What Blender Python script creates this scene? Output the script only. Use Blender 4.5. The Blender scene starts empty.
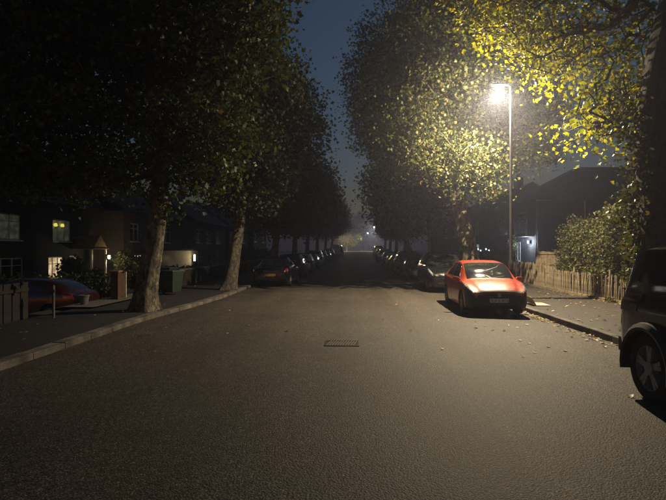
import bpy, bmesh, math, random
import numpy as np
from mathutils import Vector, Matrix

# ------------------------------------------------------------------ camera, sky, exposure
SC = bpy.context.scene
COL = SC.collection
R = math.radians

cam_d = bpy.data.cameras.new('camera')
cam = bpy.data.objects.new('camera', cam_d)
COL.objects.link(cam)
cam_d.sensor_width = 36.0
cam_d.lens = 27.03
cam_d.clip_start = 0.05
cam_d.clip_end = 3000
cam.location = (0, 0, 1.70)
cam.rotation_euler = (R(90.0), 0, R(2.18))
SC.camera = cam

world = bpy.data.worlds.new('World')
SC.world = world
world.use_nodes = True
wn = world.node_tree
for n in list(wn.nodes):
    wn.nodes.remove(n)
w_out = wn.nodes.new('ShaderNodeOutputWorld')
w_bg = wn.nodes.new('ShaderNodeBackground')
w_sky = wn.nodes.new('ShaderNodeTexSky')
w_sky.sky_type = 'NISHITA'
w_sky.sun_disc = False
w_sky.sun_elevation = R(0.5)
w_sky.sun_rotation = R(200)
w_sky.air_density = 1.0
w_sky.dust_density = 0.4
w_sky.ozone_density = 2.5
w_bg.inputs['Strength'].default_value = 0.11
wn.links.new(w_sky.outputs[0], w_bg.inputs['Color'])
wn.links.new(w_bg.outputs[0], w_out.inputs['Surface'])

SC.view_settings.view_transform = 'Standard'
SC.view_settings.look = 'None'
SC.view_settings.exposure = 0.0
SC.view_settings.gamma = 1.0
SC.view_settings.use_curve_mapping = False
SC.cycles.max_bounces = 6
SC.cycles.diffuse_bounces = 3
SC.cycles.glossy_bounces = 3
SC.cycles.transmission_bounces = 4
SC.cycles.transparent_max_bounces = 6
SC.cycles.volume_bounces = 0
SC.cycles.use_denoising = True
SC.cycles.sample_clamp_indirect = 4.0

LAMP_COLOR = (1.0, 0.81, 0.53)
LAMP_WATTS = 6900.0
HAZE_DENSITY = 0.0024

# ------------------------------------------------------------------ small helpers
def smooth(a, b, x):
    t = min(1.0, max(0.0, (x - a) / (b - a)))
    return t * t * (3 - 2 * t)

def rise(y):                       # the road climbs gently to a far crest
    return 1.35 * smooth(38, 125, y)

def bend(y):                       # and swings a little to the right
    return 1.6 * smooth(45, 130, y)

def gz(x, y):                      # ground height; the front gardens lie below the street
    return rise(y) - 0.85 * smooth(-8.2, -11.0, x) 

_lk = np.array([(-80, -5.15), (8, -5.15), (12.2, -5.2), (15, -4.92), (18, -4.72), (24, -4.8), (700, -4.8)])
def kerb_left(y):
    return float(np.interp(y, _lk[:, 0], _lk[:, 1])) + bend(y)
def kerb_right(y):
    return 4.95 + bend(y)

def tag(o, label=None, cat=None, group=None, kind=None):
    if label: o['label'] = label
    if cat: o['category'] = cat
    if group: o['group'] = group
    if kind: o['kind'] = kind
    return o

def empty(name, loc=(0, 0, 0), rz=0.0):
    o = bpy.data.objects.new(name, None)
    o.empty_display_size = 0.2
    COL.objects.link(o)
    o.location = loc
    o.rotation_euler = (0, 0, rz)
    return o

def link(name, me, parent=None, loc=None, rot=None):
    o = bpy.data.objects.new(name, me)
    COL.objects.link(o)
    if parent is not None: o.parent = parent
    if loc is not None: o.location = loc
    if rot is not None: o.rotation_euler = rot
    return o

def copy_tree(o, parent=None):
    c = o.copy()
    COL.objects.link(c)
    c.parent = parent
    for ch in list(o.children):
        copy_tree(ch, c)
    return c

class MB:
    """collects faces for one mesh"""
    def __init__(self):
        self.v, self.f, self.m = [], [], []
    def add(self, vs, fs, mi=0):
        b = len(self.v)
        self.v += [tuple(p) for p in vs]
        self.f += [tuple(i + b for i in f) for f in fs]
        self.m += [mi] * len(fs)
        return self
    def box(self, lo, hi, mi=0, mat=None, jit=0.0, rng=None):
        (x0, y0, z0), (x1, y1, z1) = lo, hi
        vs = [Vector(p) for p in ((x0,y0,z0),(x1,y0,z0),(x1,y1,z0),(x0,y1,z0),(x0,y0,z1),(x1,y0,z1),(x1,y1,z1),(x0,y1,z1))]
        if jit and rng:
            vs = [p + Vector((rng.uniform(-jit, jit), rng.uniform(-jit, jit), rng.uniform(-jit, jit))) for p in vs]
        if mat is not None: vs = [mat @ p for p in vs]
        return self.add(vs, [(3,2,1,0),(4,5,6,7),(0,1,5,4),(1,2,6,5),(2,3,7,6),(3,0,4,7)], mi)
    def tube(self, pts, rad, n=8, mi=0, caps=True):
        pts = [Vector(p) for p in pts]
        k = len(pts)
        if not hasattr(rad, '__len__'): rad = [rad] * k
        vs, fs = [], []
        up = None
        for i, p in enumerate(pts):
            d = (pts[min(i + 1, k - 1)] - pts[max(i - 1, 0)]).normalized()
            if up is None:
                up = Vector((1, 0, 0)) if abs(d.x) < 0.8 else Vector((0, 1, 0))
            a = d.cross(up).normalized(); b = a.cross(d).normalized(); up = b
            for j in range(n):
                t = 2 * math.pi * j / n
                vs.append(p + (a * math.cos(t) + b * math.sin(t)) * rad[i])
        for i in range(k - 1):
            for j in range(n):
                fs.append((i*n+j, i*n+(j+1) % n, (i+1)*n+(j+1) % n, (i+1)*n+j))
        if caps:
            fs.append(tuple(range(n - 1, -1, -1))); fs.append(tuple((k-1)*n + j for j in range(n)))
        return self.add(vs, fs, mi)
    def lathe(self, prof, axis='z', n=16, mi=0, origin=(0, 0, 0), caps=True):
        """prof: list of (radius, height)"""
        vs, fs = [], []
        o = Vector(origin)
        for r, h in prof:
            for j in range(n):
                t = 2 * math.pi * j / n
                c, s = r * math.cos(t), r * math.sin(t)
                p = {'z': (c, s, h), 'x': (h, c, s), 'y': (s, h, c)}[axis]
                vs.append(o + Vector(p))
        for i in range(len(prof) - 1):
            for j in range(n):
                fs.append((i*n+j, i*n+(j+1) % n, (i+1)*n+(j+1) % n, (i+1)*n+j))
        if caps:
            fs.append(tuple(range(n - 1, -1, -1))); fs.append(tuple((len(prof)-1)*n + j for j in range(n)))
        return self.add(vs, fs, mi)
    def mesh(self, name, mats, smooth_angle=None):
        me = bpy.data.meshes.new(name)
        me.from_pydata(self.v, [], self.f)
        for m in (mats if isinstance(mats, (list, tuple)) else [mats]):
            me.materials.append(m)
        if any(self.m):
            me.polygons.foreach_set('material_index', self.m)
        if smooth_angle is not None:
            me.polygons.foreach_set('use_smooth', [True] * len(me.polygons))
            me.update()
            me.set_sharp_from_angle(angle=R(smooth_angle))
        me.update()
        return me
    def build(self, name, mats, parent=None, smooth_angle=None, loc=None, rot=None):
        return link(name, self.mesh(name, mats, smooth_angle), parent, loc, rot)

def bevel_mesh(me, w, seg=1):
    bm = bmesh.new(); bm.from_mesh(me)
    bmesh.ops.bevel(bm, geom=list(bm.edges), offset=w, segments=seg, affect='EDGES', profile=0.6)
    bm.to_mesh(me); bm.free(); me.update()
    return me

# ------------------------------------------------------------------ materials
def new_mat(name):
    m = bpy.data.materials.new(name)
    m.use_nodes = True
    nt = m.node_tree
    return m, nt, nt.nodes['Principled BSDF'], nt.nodes['Material Output']

def pm(name, c1, c2=None, rough=0.7, scale=6.0, detail=4.0, bump=0.0, bscale=40.0, metal=0.0, coat=0.0, spec=0.5, ramp=(0.35, 0.65), coord='Object'):
    m, nt, bs, _ = new_mat(name)
    bs.inputs['Roughness'].default_value = rough
    bs.inputs['Metallic'].default_value = metal
    bs.inputs['Coat Weight'].default_value = coat
    bs.inputs['Coat Roughness'].default_value = 0.06
    bs.inputs['Specular IOR Level'].default_value = spec
    tc = nt.nodes.new('ShaderNodeNewGeometry' if coord == 'Position' else 'ShaderNodeTexCoord')
    nz = nt.nodes.new('ShaderNodeTexNoise')
    nz.inputs['Scale'].default_value = scale
    nz.inputs['Detail'].default_value = detail
    nt.links.new(tc.outputs[coord], nz.inputs['Vector'])
    cr = nt.nodes.new('ShaderNodeValToRGB')
    c2 = c2 or tuple(v * 0.7 for v in c1)
    cr.color_ramp.elements[0].position = ramp[0]; cr.color_ramp.elements[0].color = (*c2, 1)
    cr.color_ramp.elements[1].position = ramp[1]; cr.color_ramp.elements[1].color = (*c1, 1)
    nt.links.new(nz.outputs['Fac'], cr.inputs['Fac'])
    nt.links.new(cr.outputs['Color'], bs.inputs['Base Color'])
    if bump:
        n2 = nt.nodes.new('ShaderNodeTexNoise')
        n2.inputs['Scale'].default_value = bscale
        n2.inputs['Detail'].default_value = 5
        nt.links.new(tc.outputs[coord], n2.inputs['Vector'])
        bp = nt.nodes.new('ShaderNodeBump')
        bp.inputs['Strength'].default_value = bump
        bp.inputs['Distance'].default_value = 0.02
        nt.links.new(n2.outputs['Fac'], bp.inputs['Height'])
        nt.links.new(bp.outputs['Normal'], bs.inputs['Normal'])
    return m

def emit_mat(name, color, strength, c2=None, scale=3.0):
    m, nt, bs, out = new_mat(name)
    bs.inputs['Base Color'].default_value = (0.5, 0.5, 0.5, 1)
    bs.inputs['Emission Strength'].default_value = strength
    if c2 is None:
        bs.inputs['Emission Color'].default_value = (*color, 1)
    else:
        tc = nt.nodes.new('ShaderNodeTexCoord'); nz = nt.nodes.new('ShaderNodeTexNoise')
        nz.inputs['Scale'].default_value = scale
        cr = nt.nodes.new('ShaderNodeValToRGB')
        cr.color_ramp.elements[0].position = 0.42; cr.color_ramp.elements[0].color = (*c2, 1)
        cr.color_ramp.elements[1].position = 0.62; cr.color_ramp.elements[1].color = (*color, 1)
        nt.links.new(tc.outputs['Object'], nz.inputs['Vector']); nt.links.new(nz.outputs['Fac'], cr.inputs['Fac'])
        nt.links.new(cr.outputs['Color'], bs.inputs['Emission Color'])
    return m

def leaf_mat(name, cols, transl=0.45):
    """cols: list of (position, colour) over a random number per leaf"""
    m, nt, bs, out = new_mat(name)
    geo = nt.nodes.new('ShaderNodeNewGeometry')
    cr = nt.nodes.new('ShaderNodeValToRGB')
    while len(cr.color_ramp.elements) < len(cols):
        cr.color_ramp.elements.new(0.5)
    for e, (p, c) in zip(cr.color_ramp.elements, cols):
        e.position = p; e.color = (*c, 1)
    nt.links.new(geo.outputs['Random Per Island'], cr.inputs['Fac'])
    nt.links.new(cr.outputs['Color'], bs.inputs['Base Color'])
    bs.inputs['Roughness'].default_value = 0.5
    bs.inputs['Specular IOR Level'].default_value = 0.35
    tr = nt.nodes.new('ShaderNodeBsdfTranslucent')
    hs = nt.nodes.new('ShaderNodeHueSaturation')
    hs.inputs['Saturation'].default_value = 1.15
    hs.inputs['Value'].default_value = 1.5
    hs.inputs['Hue'].default_value = 0.495
    nt.links.new(cr.outputs['Color'], hs.inputs['Color'])
    nt.links.new(hs.outputs['Color'], tr.inputs['Color'])
    mx = nt.nodes.new('ShaderNodeMixShader')
    mx.inputs['Fac'].default_value = transl
    nt.links.new(bs.outputs[0], mx.inputs[1]); nt.links.new(tr.outputs[0], mx.inputs[2])
    nt.links.new(mx.outputs[0], out.inputs['Surface'])
    return m

def asphalt_mat(name, base, seam=False, speck=0.85, bump=0.42):
    m, nt, bs, _ = new_mat(name)
    N = nt.nodes.new; L = nt.links.new
    geo = N('ShaderNodeNewGeometry')
    def noise(scale, detail=3, rough=0.5):
        n = N('ShaderNodeTexNoise'); n.inputs['Scale'].default_value = scale; n.inputs['Detail'].default_value = detail
        n.inputs['Roughness'].default_value = rough
        L(geo.outputs['Position'], n.inputs['Vector']); return n
    def math_(op, a, b):
        n = N('ShaderNodeMath'); n.operation = op
        for i, v in enumerate((a, b)):
            if isinstance(v, (int, float)): n.inputs[i].default_value = v
            else: L(v, n.inputs[i])
        return n.outputs[0]
    def maprange(v, a, b, c, d):
        n = N('ShaderNodeMapRange'); L(v, n.inputs['Value'])
        for k, x in zip(('From Min', 'From Max', 'To Min', 'To Max'), (a, b, c, d)): n.inputs[k].default_value = x
        return n.outputs[0]
    vor = N('ShaderNodeTexVoronoi'); vor.inputs['Scale'].default_value = 62; L(geo.outputs['Position'], vor.inputs['Vector'])
    sepc = N('ShaderNodeSeparateColor'); L(vor.outputs['Color'], sepc.inputs[0])
    stone = maprange(sepc.outputs[0], 0.0, 1.0, 1 - speck, 1 + speck)
    bright = maprange(sepc.outputs[1], 0.88, 1.0, 0.0, 3.2 * speck)
    big = maprange(noise(0.35, 5, 0.6).outputs['Fac'], 0.3, 0.7, 0.70, 1.25)
    med = maprange(noise(3.0, 4, 0.6).outputs['Fac'], 0.3, 0.7, 0.86, 1.14)
    gap = maprange(vor.outputs['Distance'], 0.15, 0.62, 1.25, 0.25)  # raking-light shade between the chips, put into the colour
    f = math_('MULTIPLY', math_('MULTIPLY', math_('MULTIPLY', math_('ADD', stone, bright), gap), big), med)
    if seam:
        # wheel tracks and old oil along the lanes
        mp = N('ShaderNodeMapping'); mp.inputs['Scale'].default_value = (1.1, 0.07, 1.0); L(geo.outputs['Position'], mp.inputs['Vector'])
        tn = N('ShaderNodeTexNoise'); tn.inputs['Scale'].default_value = 1.0; tn.inputs['Detail'].default_value = 3; L(mp.outputs[0], tn.inputs['Vector'])
        f = math_('MULTIPLY', f, maprange(tn.outputs['Fac'], 0.35, 0.65, 0.82, 1.16))
        st = N('ShaderNodeTexNoise'); st.inputs['Scale'].default_value = 0.8; st.inputs['Detail'].default_value = 5; L(geo.outputs['Position'], st.inputs['Vector'])
        f = math_('MULTIPLY', f, maprange(st.outputs['Fac'], 0.60, 0.70, 1.0, 0.72))
        sp = N('ShaderNodeSeparateXYZ'); L(geo.outputs['Position'], sp.inputs[0])
        wob = maprange(noise(0.9, 3).outputs['Fac'], 0, 1, -0.12, 0.12)
        xw = math_('ADD', sp.outputs['X'], wob)
        strip = maprange(xw, 1.30, 1.42, 0.88, 1.12)
        n = N('ShaderNodeMath'); n.operation = 'COMPARE'; L(xw, n.inputs[0]); n.inputs[1].default_value = 1.36; n.inputs[2].default_value = 0.012
        crack = math_('SUBTRACT', 1.0, math_('MULTIPLY', n.outputs[0], 0.35))
        f = math_('MULTIPLY', math_('MULTIPLY', f, strip), crack)
    col = N('ShaderNodeVectorMath'); col.operation = 'SCALE'; col.inputs[0].default_value = base; L(f, col.inputs['Scale'])
    L(col.outputs[0], bs.inputs['Base Color'])
    bs.inputs['Roughness'].default_value = 0.72
    bs.inputs['Specular IOR Level'].default_value = 0.4
    h = math_('ADD', math_('MULTIPLY', vor.outputs['Distance'], -1.0), math_('MULTIPLY', sepc.outputs[2], 0.7))
    bp = N('ShaderNodeBump'); bp.inputs['Strength'].default_value = bump; bp.inputs['Distance'].default_value = 0.012
    L(h, bp.inputs['Height']); L(bp.outputs['Normal'], bs.inputs['Normal'])
    return m

def brick_mat(name, c1, c2, mortar):
    m, nt, bs, _ = new_mat(name)
    tc = nt.nodes.new('ShaderNodeTexCoord')
    sp = nt.nodes.new('ShaderNodeSeparateXYZ'); nt.links.new(tc.outputs['Object'], sp.inputs[0])
    ad = nt.nodes.new('ShaderNodeMath'); ad.operation = 'ADD'
    nt.links.new(sp.outputs['X'], ad.inputs[0]); nt.links.new(sp.outputs['Y'], ad.inputs[1])
    cb = nt.nodes.new('ShaderNodeCombineXYZ'); nt.links.new(ad.outputs[0], cb.inputs['X']); nt.links.new(sp.outputs['Z'], cb.inputs['Y'])
    bt = nt.nodes.new('ShaderNodeTexBrick')
    nt.links.new(cb.outputs[0], bt.inputs['Vector'])
    bt.inputs['Scale'].default_value = 1.0
    bt.inputs['Brick Width'].default_value = 0.225; bt.inputs['Row Height'].default_value = 0.075
    bt.inputs['Mortar Size'].default_value = 0.008
    bt.inputs['Color1'].default_value = (*c1, 1); bt.inputs['Color2'].default_value = (*c2, 1); bt.inputs['Mortar'].default_value = (*mortar, 1)
    nt.links.new(bt.outputs['Color'], bs.inputs['Base Color'])
    bs.inputs['Roughness'].default_value = 0.85
    bp = nt.nodes.new('ShaderNodeBump'); bp.invert = True; bp.inputs['Strength'].default_value = 0.6; bp.inputs['Distance'].default_value = 0.008
    nt.links.new(bt.outputs['Fac'], bp.inputs['Height']); nt.links.new(bp.outputs['Normal'], bs.inputs['Normal'])
    return m

def bark_mat(name, dark, pale, scale=3.0):
    m, nt, bs, _ = new_mat(name)
    N = nt.nodes.new; L = nt.links.new
    tc = N('ShaderNodeTexCoord')
    mp = N('ShaderNodeMapping'); mp.inputs['Scale'].default_value = (1, 1, 0.55); L(tc.outputs['Object'], mp.inputs['Vector'])
    n1 = N('ShaderNodeTexNoise'); n1.inputs['Scale'].default_value = scale * 2.2; n1.inputs['Detail'].default_value = 6; n1.inputs['Roughness'].default_value = 0.65
    L(mp.outputs[0], n1.inputs['Vector'])
    v = N('ShaderNodeTexVoronoi'); v.inputs['Scale'].default_value = scale * 3.0; v.feature = 'DISTANCE_TO_EDGE'
    wv = N('ShaderNodeVectorMath'); wv.operation = 'ADD'; L(mp.outputs[0], wv.inputs[0])
    sc_ = N('ShaderNodeVectorMath'); sc_.operation = 'SCALE'; sc_.inputs['Scale'].default_value = 0.25
    L(n1.outputs['Color'], sc_.inputs[0]); L(sc_.outputs[0], wv.inputs[1]); L(wv.outputs[0], v.inputs['Vector'])
    cr = N('ShaderNodeValToRGB')
    cr.color_ramp.elements[0].position = 0.40; cr.color_ramp.elements[0].color = (*dark, 1)
    cr.color_ramp.elements[1].position = 0.66; cr.color_ramp.elements[1].color = (*pale, 1)
    L(n1.outputs['Fac'], cr.inputs['Fac']); L(cr.outputs['Color'], bs.inputs['Base Color'])
    bs.inputs['Roughness'].default_value = 0.9
    ad = N('ShaderNodeMath'); ad.operation = 'ADD'
    mr = N('ShaderNodeMapRange'); mr.inputs['From Max'].default_value = 0.12; L(v.outputs['Distance'], mr.inputs['Value'])
    L(mr.outputs[0], ad.inputs[0]); L(n1.outputs['Fac'], ad.inputs[1])
    bp = N('ShaderNodeBump'); bp.inputs['Strength'].default_value = 0.8; bp.inputs['Distance'].default_value = 0.035
    L(ad.outputs[0], bp.inputs['Height']); L(bp.outputs['Normal'], bs.inputs['Normal'])
    return m

def glass_mat(name, tint=(0.012, 0.014, 0.016)):
    m, nt, bs, _ = new_mat(name)
    bs.inputs['Base Color'].default_value = (*tint, 1)
    bs.inputs['Roughness'].default_value = 0.04
    bs.inputs['Specular IOR Level'].default_value = 0.7
    return m

def paint_mat(name, c, rough=0.32):
    m, nt, bs, _ = new_mat(name)
    tc = nt.nodes.new('ShaderNodeTexCoord'); nz = nt.nodes.new('ShaderNodeTexNoise')
    nz.inputs['Scale'].default_value = 9; nz.inputs['Detail'].default_value = 6
    nt.links.new(tc.outputs['Object'], nz.inputs['Vector'])
    mr = nt.nodes.new('ShaderNodeMapRange'); mr.inputs['To Min'].default_value = rough - 0.08; mr.inputs['To Max'].default_value = rough + 0.18
    nt.links.new(nz.outputs['Fac'], mr.inputs['Value']); nt.links.new(mr.outputs[0], bs.inputs['Roughness'])
    bs.inputs['Base Color'].default_value = (*c, 1)
    bs.inputs['Metallic'].default_value = 0.15
    bs.inputs['Coat Weight'].default_value = 0.8
    bs.inputs['Coat Roughness'].default_value = 0.11
    return m

M = {}
M['asphalt'] = asphalt_mat('asphalt', (0.080, 0.064, 0.049), seam=True)
M['pavement'] = asphalt_mat('pavement_asphalt', (0.066, 0.056, 0.046), speck=0.35, bump=0.4)
M['pavement_left'] = asphalt_mat('left_pavement_asphalt', (0.036, 0.032, 0.028), speck=0.35, bump=0.4)  # darker asphalt for the left pavement
M['kerb'] = pm('kerb_granite', (0.145, 0.13, 0.105), (0.04, 0.036, 0.03), 0.85, 2.3, bump=0.6, bscale=45, coord='Position')
M['soil'] = pm('soil', (0.045, 0.038, 0.026), (0.02, 0.018, 0.012), 0.95, 2.5, 8, bump=0.9, bscale=14)
M['drive'] = pm('driveway_concrete', (0.13, 0.12, 0.11), (0.09, 0.085, 0.075), 0.85, 3, bump=0.4, bscale=40)
M['iron'] = pm('cast_iron', (0.055, 0.05, 0.045), (0.03, 0.028, 0.026), 0.55, 20, metal=0.7, bump=0.3)
M['iron_worn'] = pm('worn_iron', (0.12, 0.105, 0.09), (0.07, 0.06, 0.05), 0.6, 20)
M['pit_shade'] = pm('pit_shade_black', (0.004, 0.004, 0.004), None, 0.9)
M['steel'] = pm('dark_grey_steel', (0.05, 0.05, 0.052), (0.035, 0.035, 0.037), 0.5, 10, metal=0.3)
M['black_plastic'] = pm('black_plastic', (0.014, 0.014, 0.015), (0.010, 0.010, 0.011), 0.5, 12)
M['rubber'] = pm('tyre_rubber', (0.017, 0.017, 0.017), (0.012, 0.012, 0.012), 0.85, 30, bump=0.3, bscale=90)
M['alloy'] = pm('wheel_alloy', (0.30, 0.30, 0.31), (0.20, 0.20, 0.20), 0.4, 8, metal=0.2)
M['glass'] = glass_mat('car_glass')
M['house_glass'] = glass_mat('house_glass', (0.02, 0.022, 0.026))
M['lens'] = pm('headlamp_lens', (0.34, 0.35, 0.36), (0.08, 0.085, 0.09), 0.12, 16, coat=1.0)
M['tail'] = pm('tail_lamp_lens', (0.30, 0.012, 0.010), (0.18, 0.008, 0.006), 0.15, 14, coat=1.0)
M['plate'] = pm('number_plate', (0.55, 0.55, 0.50), (0.45, 0.45, 0.40), 0.4, 14)
M['plate_yellow'] = pm('rear_number_plate', (0.20, 0.155, 0.04), (0.16, 0.12, 0.03), 0.4, 14)
M['plate_ink'] = pm('plate_ink', (0.012, 0.012, 0.012), None, 0.5)
M['bark'] = bark_mat('plane_bark', (0.055, 0.046, 0.034), (0.27, 0.23, 0.165))
M['bark2'] = bark_mat('lime_bark', (0.055, 0.048, 0.038), (0.17, 0.145, 0.11), 4.0)
M['bark_dark'] = bark_mat('ivy_dark_bark', (0.03, 0.026, 0.02), (0.085, 0.072, 0.055), 3.5)
M['leaf'] = leaf_mat('leaf_green', [(0.0, (0.030, 0.045, 0.012)), (0.6, (0.055, 0.074, 0.019)), (0.93, (0.10, 0.11, 0.03)), (1.0, (0.13, 0.10, 0.03))], 0.3)
M['leaf_yellow'] = leaf_mat('leaf_autumn', [(0.0, (0.075, 0.095, 0.016)), (0.35, (0.15, 0.165, 0.020)), (0.8, (0.30, 0.285, 0.026)), (1.0, (0.33, 0.26, 0.03))], 0.5)
M['leaf_olive'] = leaf_mat('leaf_olive', [(0.0, (0.04, 0.055, 0.014)), (0.5, (0.075, 0.090, 0.028)), (0.85, (0.13, 0.13, 0.045)), (1.0, (0.20, 0.16, 0.05))], 0.33)
M['leaf_shaded'] = leaf_mat('leaf_shaded_green', [(0.0, (0.022, 0.030, 0.010)), (0.8, (0.040, 0.050, 0.014)), (1.0, (0.065, 0.055, 0.02))], 0.25)  # shade of the sheltered crowns put into the leaf colour
M['leaf_hedge'] = leaf_mat('hedge_leaf', [(0.0, (0.038, 0.046, 0.014)), (0.6, (0.068, 0.075, 0.022)), (1.0, (0.13, 0.11, 0.035))], 0.3)
M['leaf_fallen'] = leaf_mat('fallen_leaf', [(0.0, (0.12, 0.075, 0.03)), (0.5, (0.26, 0.19, 0.08)), (0.85, (0.38, 0.30, 0.16)), (1.0, (0.42, 0.38, 0.25))], 0.15)
M['pale_wood'] = pm('weathered_wood', (0.27, 0.21, 0.135), (0.15, 0.115, 0.075), 0.9, 7, 6, bump=0.6, bscale=50)
M['chestnut'] = pm('chestnut_paling', (0.24, 0.19, 0.12), (0.12, 0.095, 0.06), 0.9, 6, 6, bump=0.7, bscale=45)
M['dark_wood'] = pm('dark_stained_wood', (0.018, 0.016, 0.014), (0.010, 0.009, 0.008), 0.85, 6, bump=0.5)
M['wire'] = pm('wire', (0.12, 0.12, 0.12), None, 0.5, metal=0.8)
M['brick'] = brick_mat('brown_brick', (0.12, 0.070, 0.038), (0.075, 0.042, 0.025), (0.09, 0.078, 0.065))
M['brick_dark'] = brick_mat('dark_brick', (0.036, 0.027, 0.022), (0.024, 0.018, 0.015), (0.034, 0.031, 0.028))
M['render_wall'] = pm('dirty_render', (0.13, 0.12, 0.105), (0.08, 0.075, 0.065), 0.9, 3, bump=0.3)
M['render_dark'] = pm('dark_pebbledash', (0.05, 0.046, 0.042), (0.03, 0.028, 0.026), 0.95, 5, bump=0.8, bscale=60)
M['cream'] = pm('cream_paint', (0.55, 0.48, 0.34), (0.45, 0.39, 0.28), 0.7, 3)
M['roof'] = pm('roof_tile', (0.035, 0.030, 0.028), (0.02, 0.018, 0.017), 0.8, 5, bump=0.7, bscale=25)
M['tile_hung'] = pm('clay_tile', (0.24, 0.12, 0.05), (0.14, 0.07, 0.03), 0.85, 9, bump=0.5)
M['white_paint'] = pm('white_gloss_paint', (0.72, 0.70, 0.65), (0.58, 0.56, 0.52), 0.45, 6)
M['bin_green'] = pm('bin_green', (0.022, 0.036, 0.024), (0.016, 0.027, 0.018), 0.5, 8)
M['bin_dark'] = pm('bin_charcoal', (0.025, 0.026, 0.028), None, 0.5, 8)
M['card'] = pm('cardboard', (0.42, 0.36, 0.27), (0.3, 0.25, 0.18), 0.9, 8)
M['orange'] = pm('orange_plastic', (0.65, 0.15, 0.02), (0.5, 0.11, 0.015), 0.5, 8)
M['lamp_glow'] = emit_mat('street_lamp_lens', (1.0, 0.86, 0.62), 120.0)
M['far_glow'] = emit_mat('far_lamp_lens', (1.0, 0.80, 0.50), 120.0)
M['white_glow'] = emit_mat('security_lamp_lens', (0.75, 0.88, 1.0), 60.0)
M['porch_glow'] = emit_mat('porch_lamp_glass', (1.0, 0.85, 0.45), 12.0)
M['win_warm'] = emit_mat('lit_window_warm', (0.95, 0.70, 0.42), 0.9, (0.35, 0.22, 0.10), 2.2)
M['win_green'] = emit_mat('curtained_window', (0.055, 0.055, 0.030), 0.5, (0.016, 0.018, 0.010), 3.0)
M['win_bulb'] = emit_mat('lamp_behind_curtain', (0.9, 0.75, 0.12), 0.9)
M['win_cool'] = emit_mat('lit_window_cool', (0.50, 0.72, 0.75), 0.5)
M['win_white'] = emit_mat('lit_window_white', (0.95, 0.90, 0.80), 1.2)

# ------------------------------------------------------------------ ground, road, pavements, kerbs
def sheet(name, xs_of_y, ys, zoff, mat, kind='structure', parent=None):
    """strip mesh: xs_of_y(y) -> list of x"""
    mb = MB(); vs = []; k = None
    for y in ys:
        row = xs_of_y(y); k = len(row)
        for x in row: vs.append((x, y, (zoff(x, y) if callable(zoff) else gz(x, y) + zoff)))
    fs = [(i*k+j, i*k+j+1, (i+1)*k+j+1, (i+1)*k+j) for i in range(len(ys)-1) for j in range(k-1)]
    mb.add(vs, fs)
    o = mb.build(name, mat, parent, 60)
    if kind: o['kind'] = kind
    return o

YS = list(np.arange(-40, 60, 1.0)) + list(np.arange(60, 140, 4.0)) + list(np.arange(140, 420, 20.0))
def ground_xs(y):
    return [-400, -200, -80, -40, -24, -18, -15, -13.5, -12.5, -11.5, -10.5, -9.5, -8.6, kerb_left(y)-0.1, kerb_right(y)+0.1, 9, 11, 14, 20, 40, 80, 200, 400]
def ground_z(x, y):
    inside = kerb_left(y) - 0.2 < x < kerb_right(y) + 0.2
    return gz(x, y) - (0.25 if inside else -0.05)
sheet('ground', ground_xs, YS + [600, 900], ground_z, M['soil'])
def road_z(x, y):
    c = (kerb_left(y) + kerb_right(y)) / 2
    return gz(x, y) - 0.07 * ((x - c) / 5.0) ** 2
def road_xs(y):
    a, b = kerb_left(y), kerb_right(y)
    return [a + (b - a) * t for t in np.linspace(0, 1, 9)]
sheet('road', road_xs, YS, road_z, M['asphalt'])
PAV = 0.055
sheet('pavement', lambda y: [kerb_right(y)+0.14, kerb_right(y)+1.6, 8.75 + bend(y)], YS, lambda x, y: gz(x, y) + PAV, M['pavement'])
sheet('pavement', lambda y: [-7.9 + bend(y), -6.4 + bend(y), kerb_left(y)-0.24], YS, lambda x, y: rise(y) + 0.028, M['pavement_left'])
# kerb stones
rng = random.Random(5)
def kerb(name, fx, w, side, top=0.065):
    root = empty(name, (0, 0, 0)); root['kind'] = 'structure'
    y = 1.5; n = 0
    while y < 46:
        ln = 0.915
        x0, x1 = fx(y), fx(y + ln)
        mb = MB()
        dz = rng.uniform(-0.005, 0.005)
        mb.box((0, 0.002, -0.25), (side * w, ln - 0.002, top + dz), jit=.004, rng=rng)
        if side < 0: mb.f = [tuple(reversed(f)) for f in mb.f]
        me = bevel_mesh(mb.mesh('kerb_stone', M['kerb']), 0.018, 2)
        o = link('kerb_stone', me, root, (x0, y, rise(y)), (rng.uniform(-.004, .004), 0, -math.atan2(x1 - x0, ln)))
        y += ln; n += 1
    far = MB()
    yy = list(np.arange(46, 140, 6.0)) + [180, 260, 400]
    for a, b in zip(yy[:-1], yy[1:]):
        far.add([(fx(a), a, rise(a)-.2), (fx(a)+side*w, a, rise(a)-.2), (fx(b)+side*w, b, rise(b)-.2), (fx(b), b, rise(b)-.2),
                 (fx(a), a, rise(a)+.06), (fx(a)+side*w, a, rise(a)+.06), (fx(b)+side*w, b, rise(b)+.06), (fx(b), b, rise(b)+.06)],
                [(4,5,6,7), (0,4,7,3), (1,2,6,5)])
    near = MB().box((0, 0, -.25), (side*w, 30, .062))
    far.build('kerb_run', M['kerb'], root)
    link('kerb_run', near.mesh('kerb_run', M['kerb']), root, (fx(1.0), -28.51, 0))
    return root
kerb('kerb', kerb_right, 0.15, 1)
kerb('kerb', kerb_left, 0.25, -1, 0.034)
# driveway crossover on the far side
sheet('driveway', lambda y: [-16, -13, -11.2, -10.6, -10, -9.4, -8.8, -8.2, -7.3], [13.9, 15.4, 16.9, 18.6], lambda x, y: gz(x, y) + 0.085, M['drive'])

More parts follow.
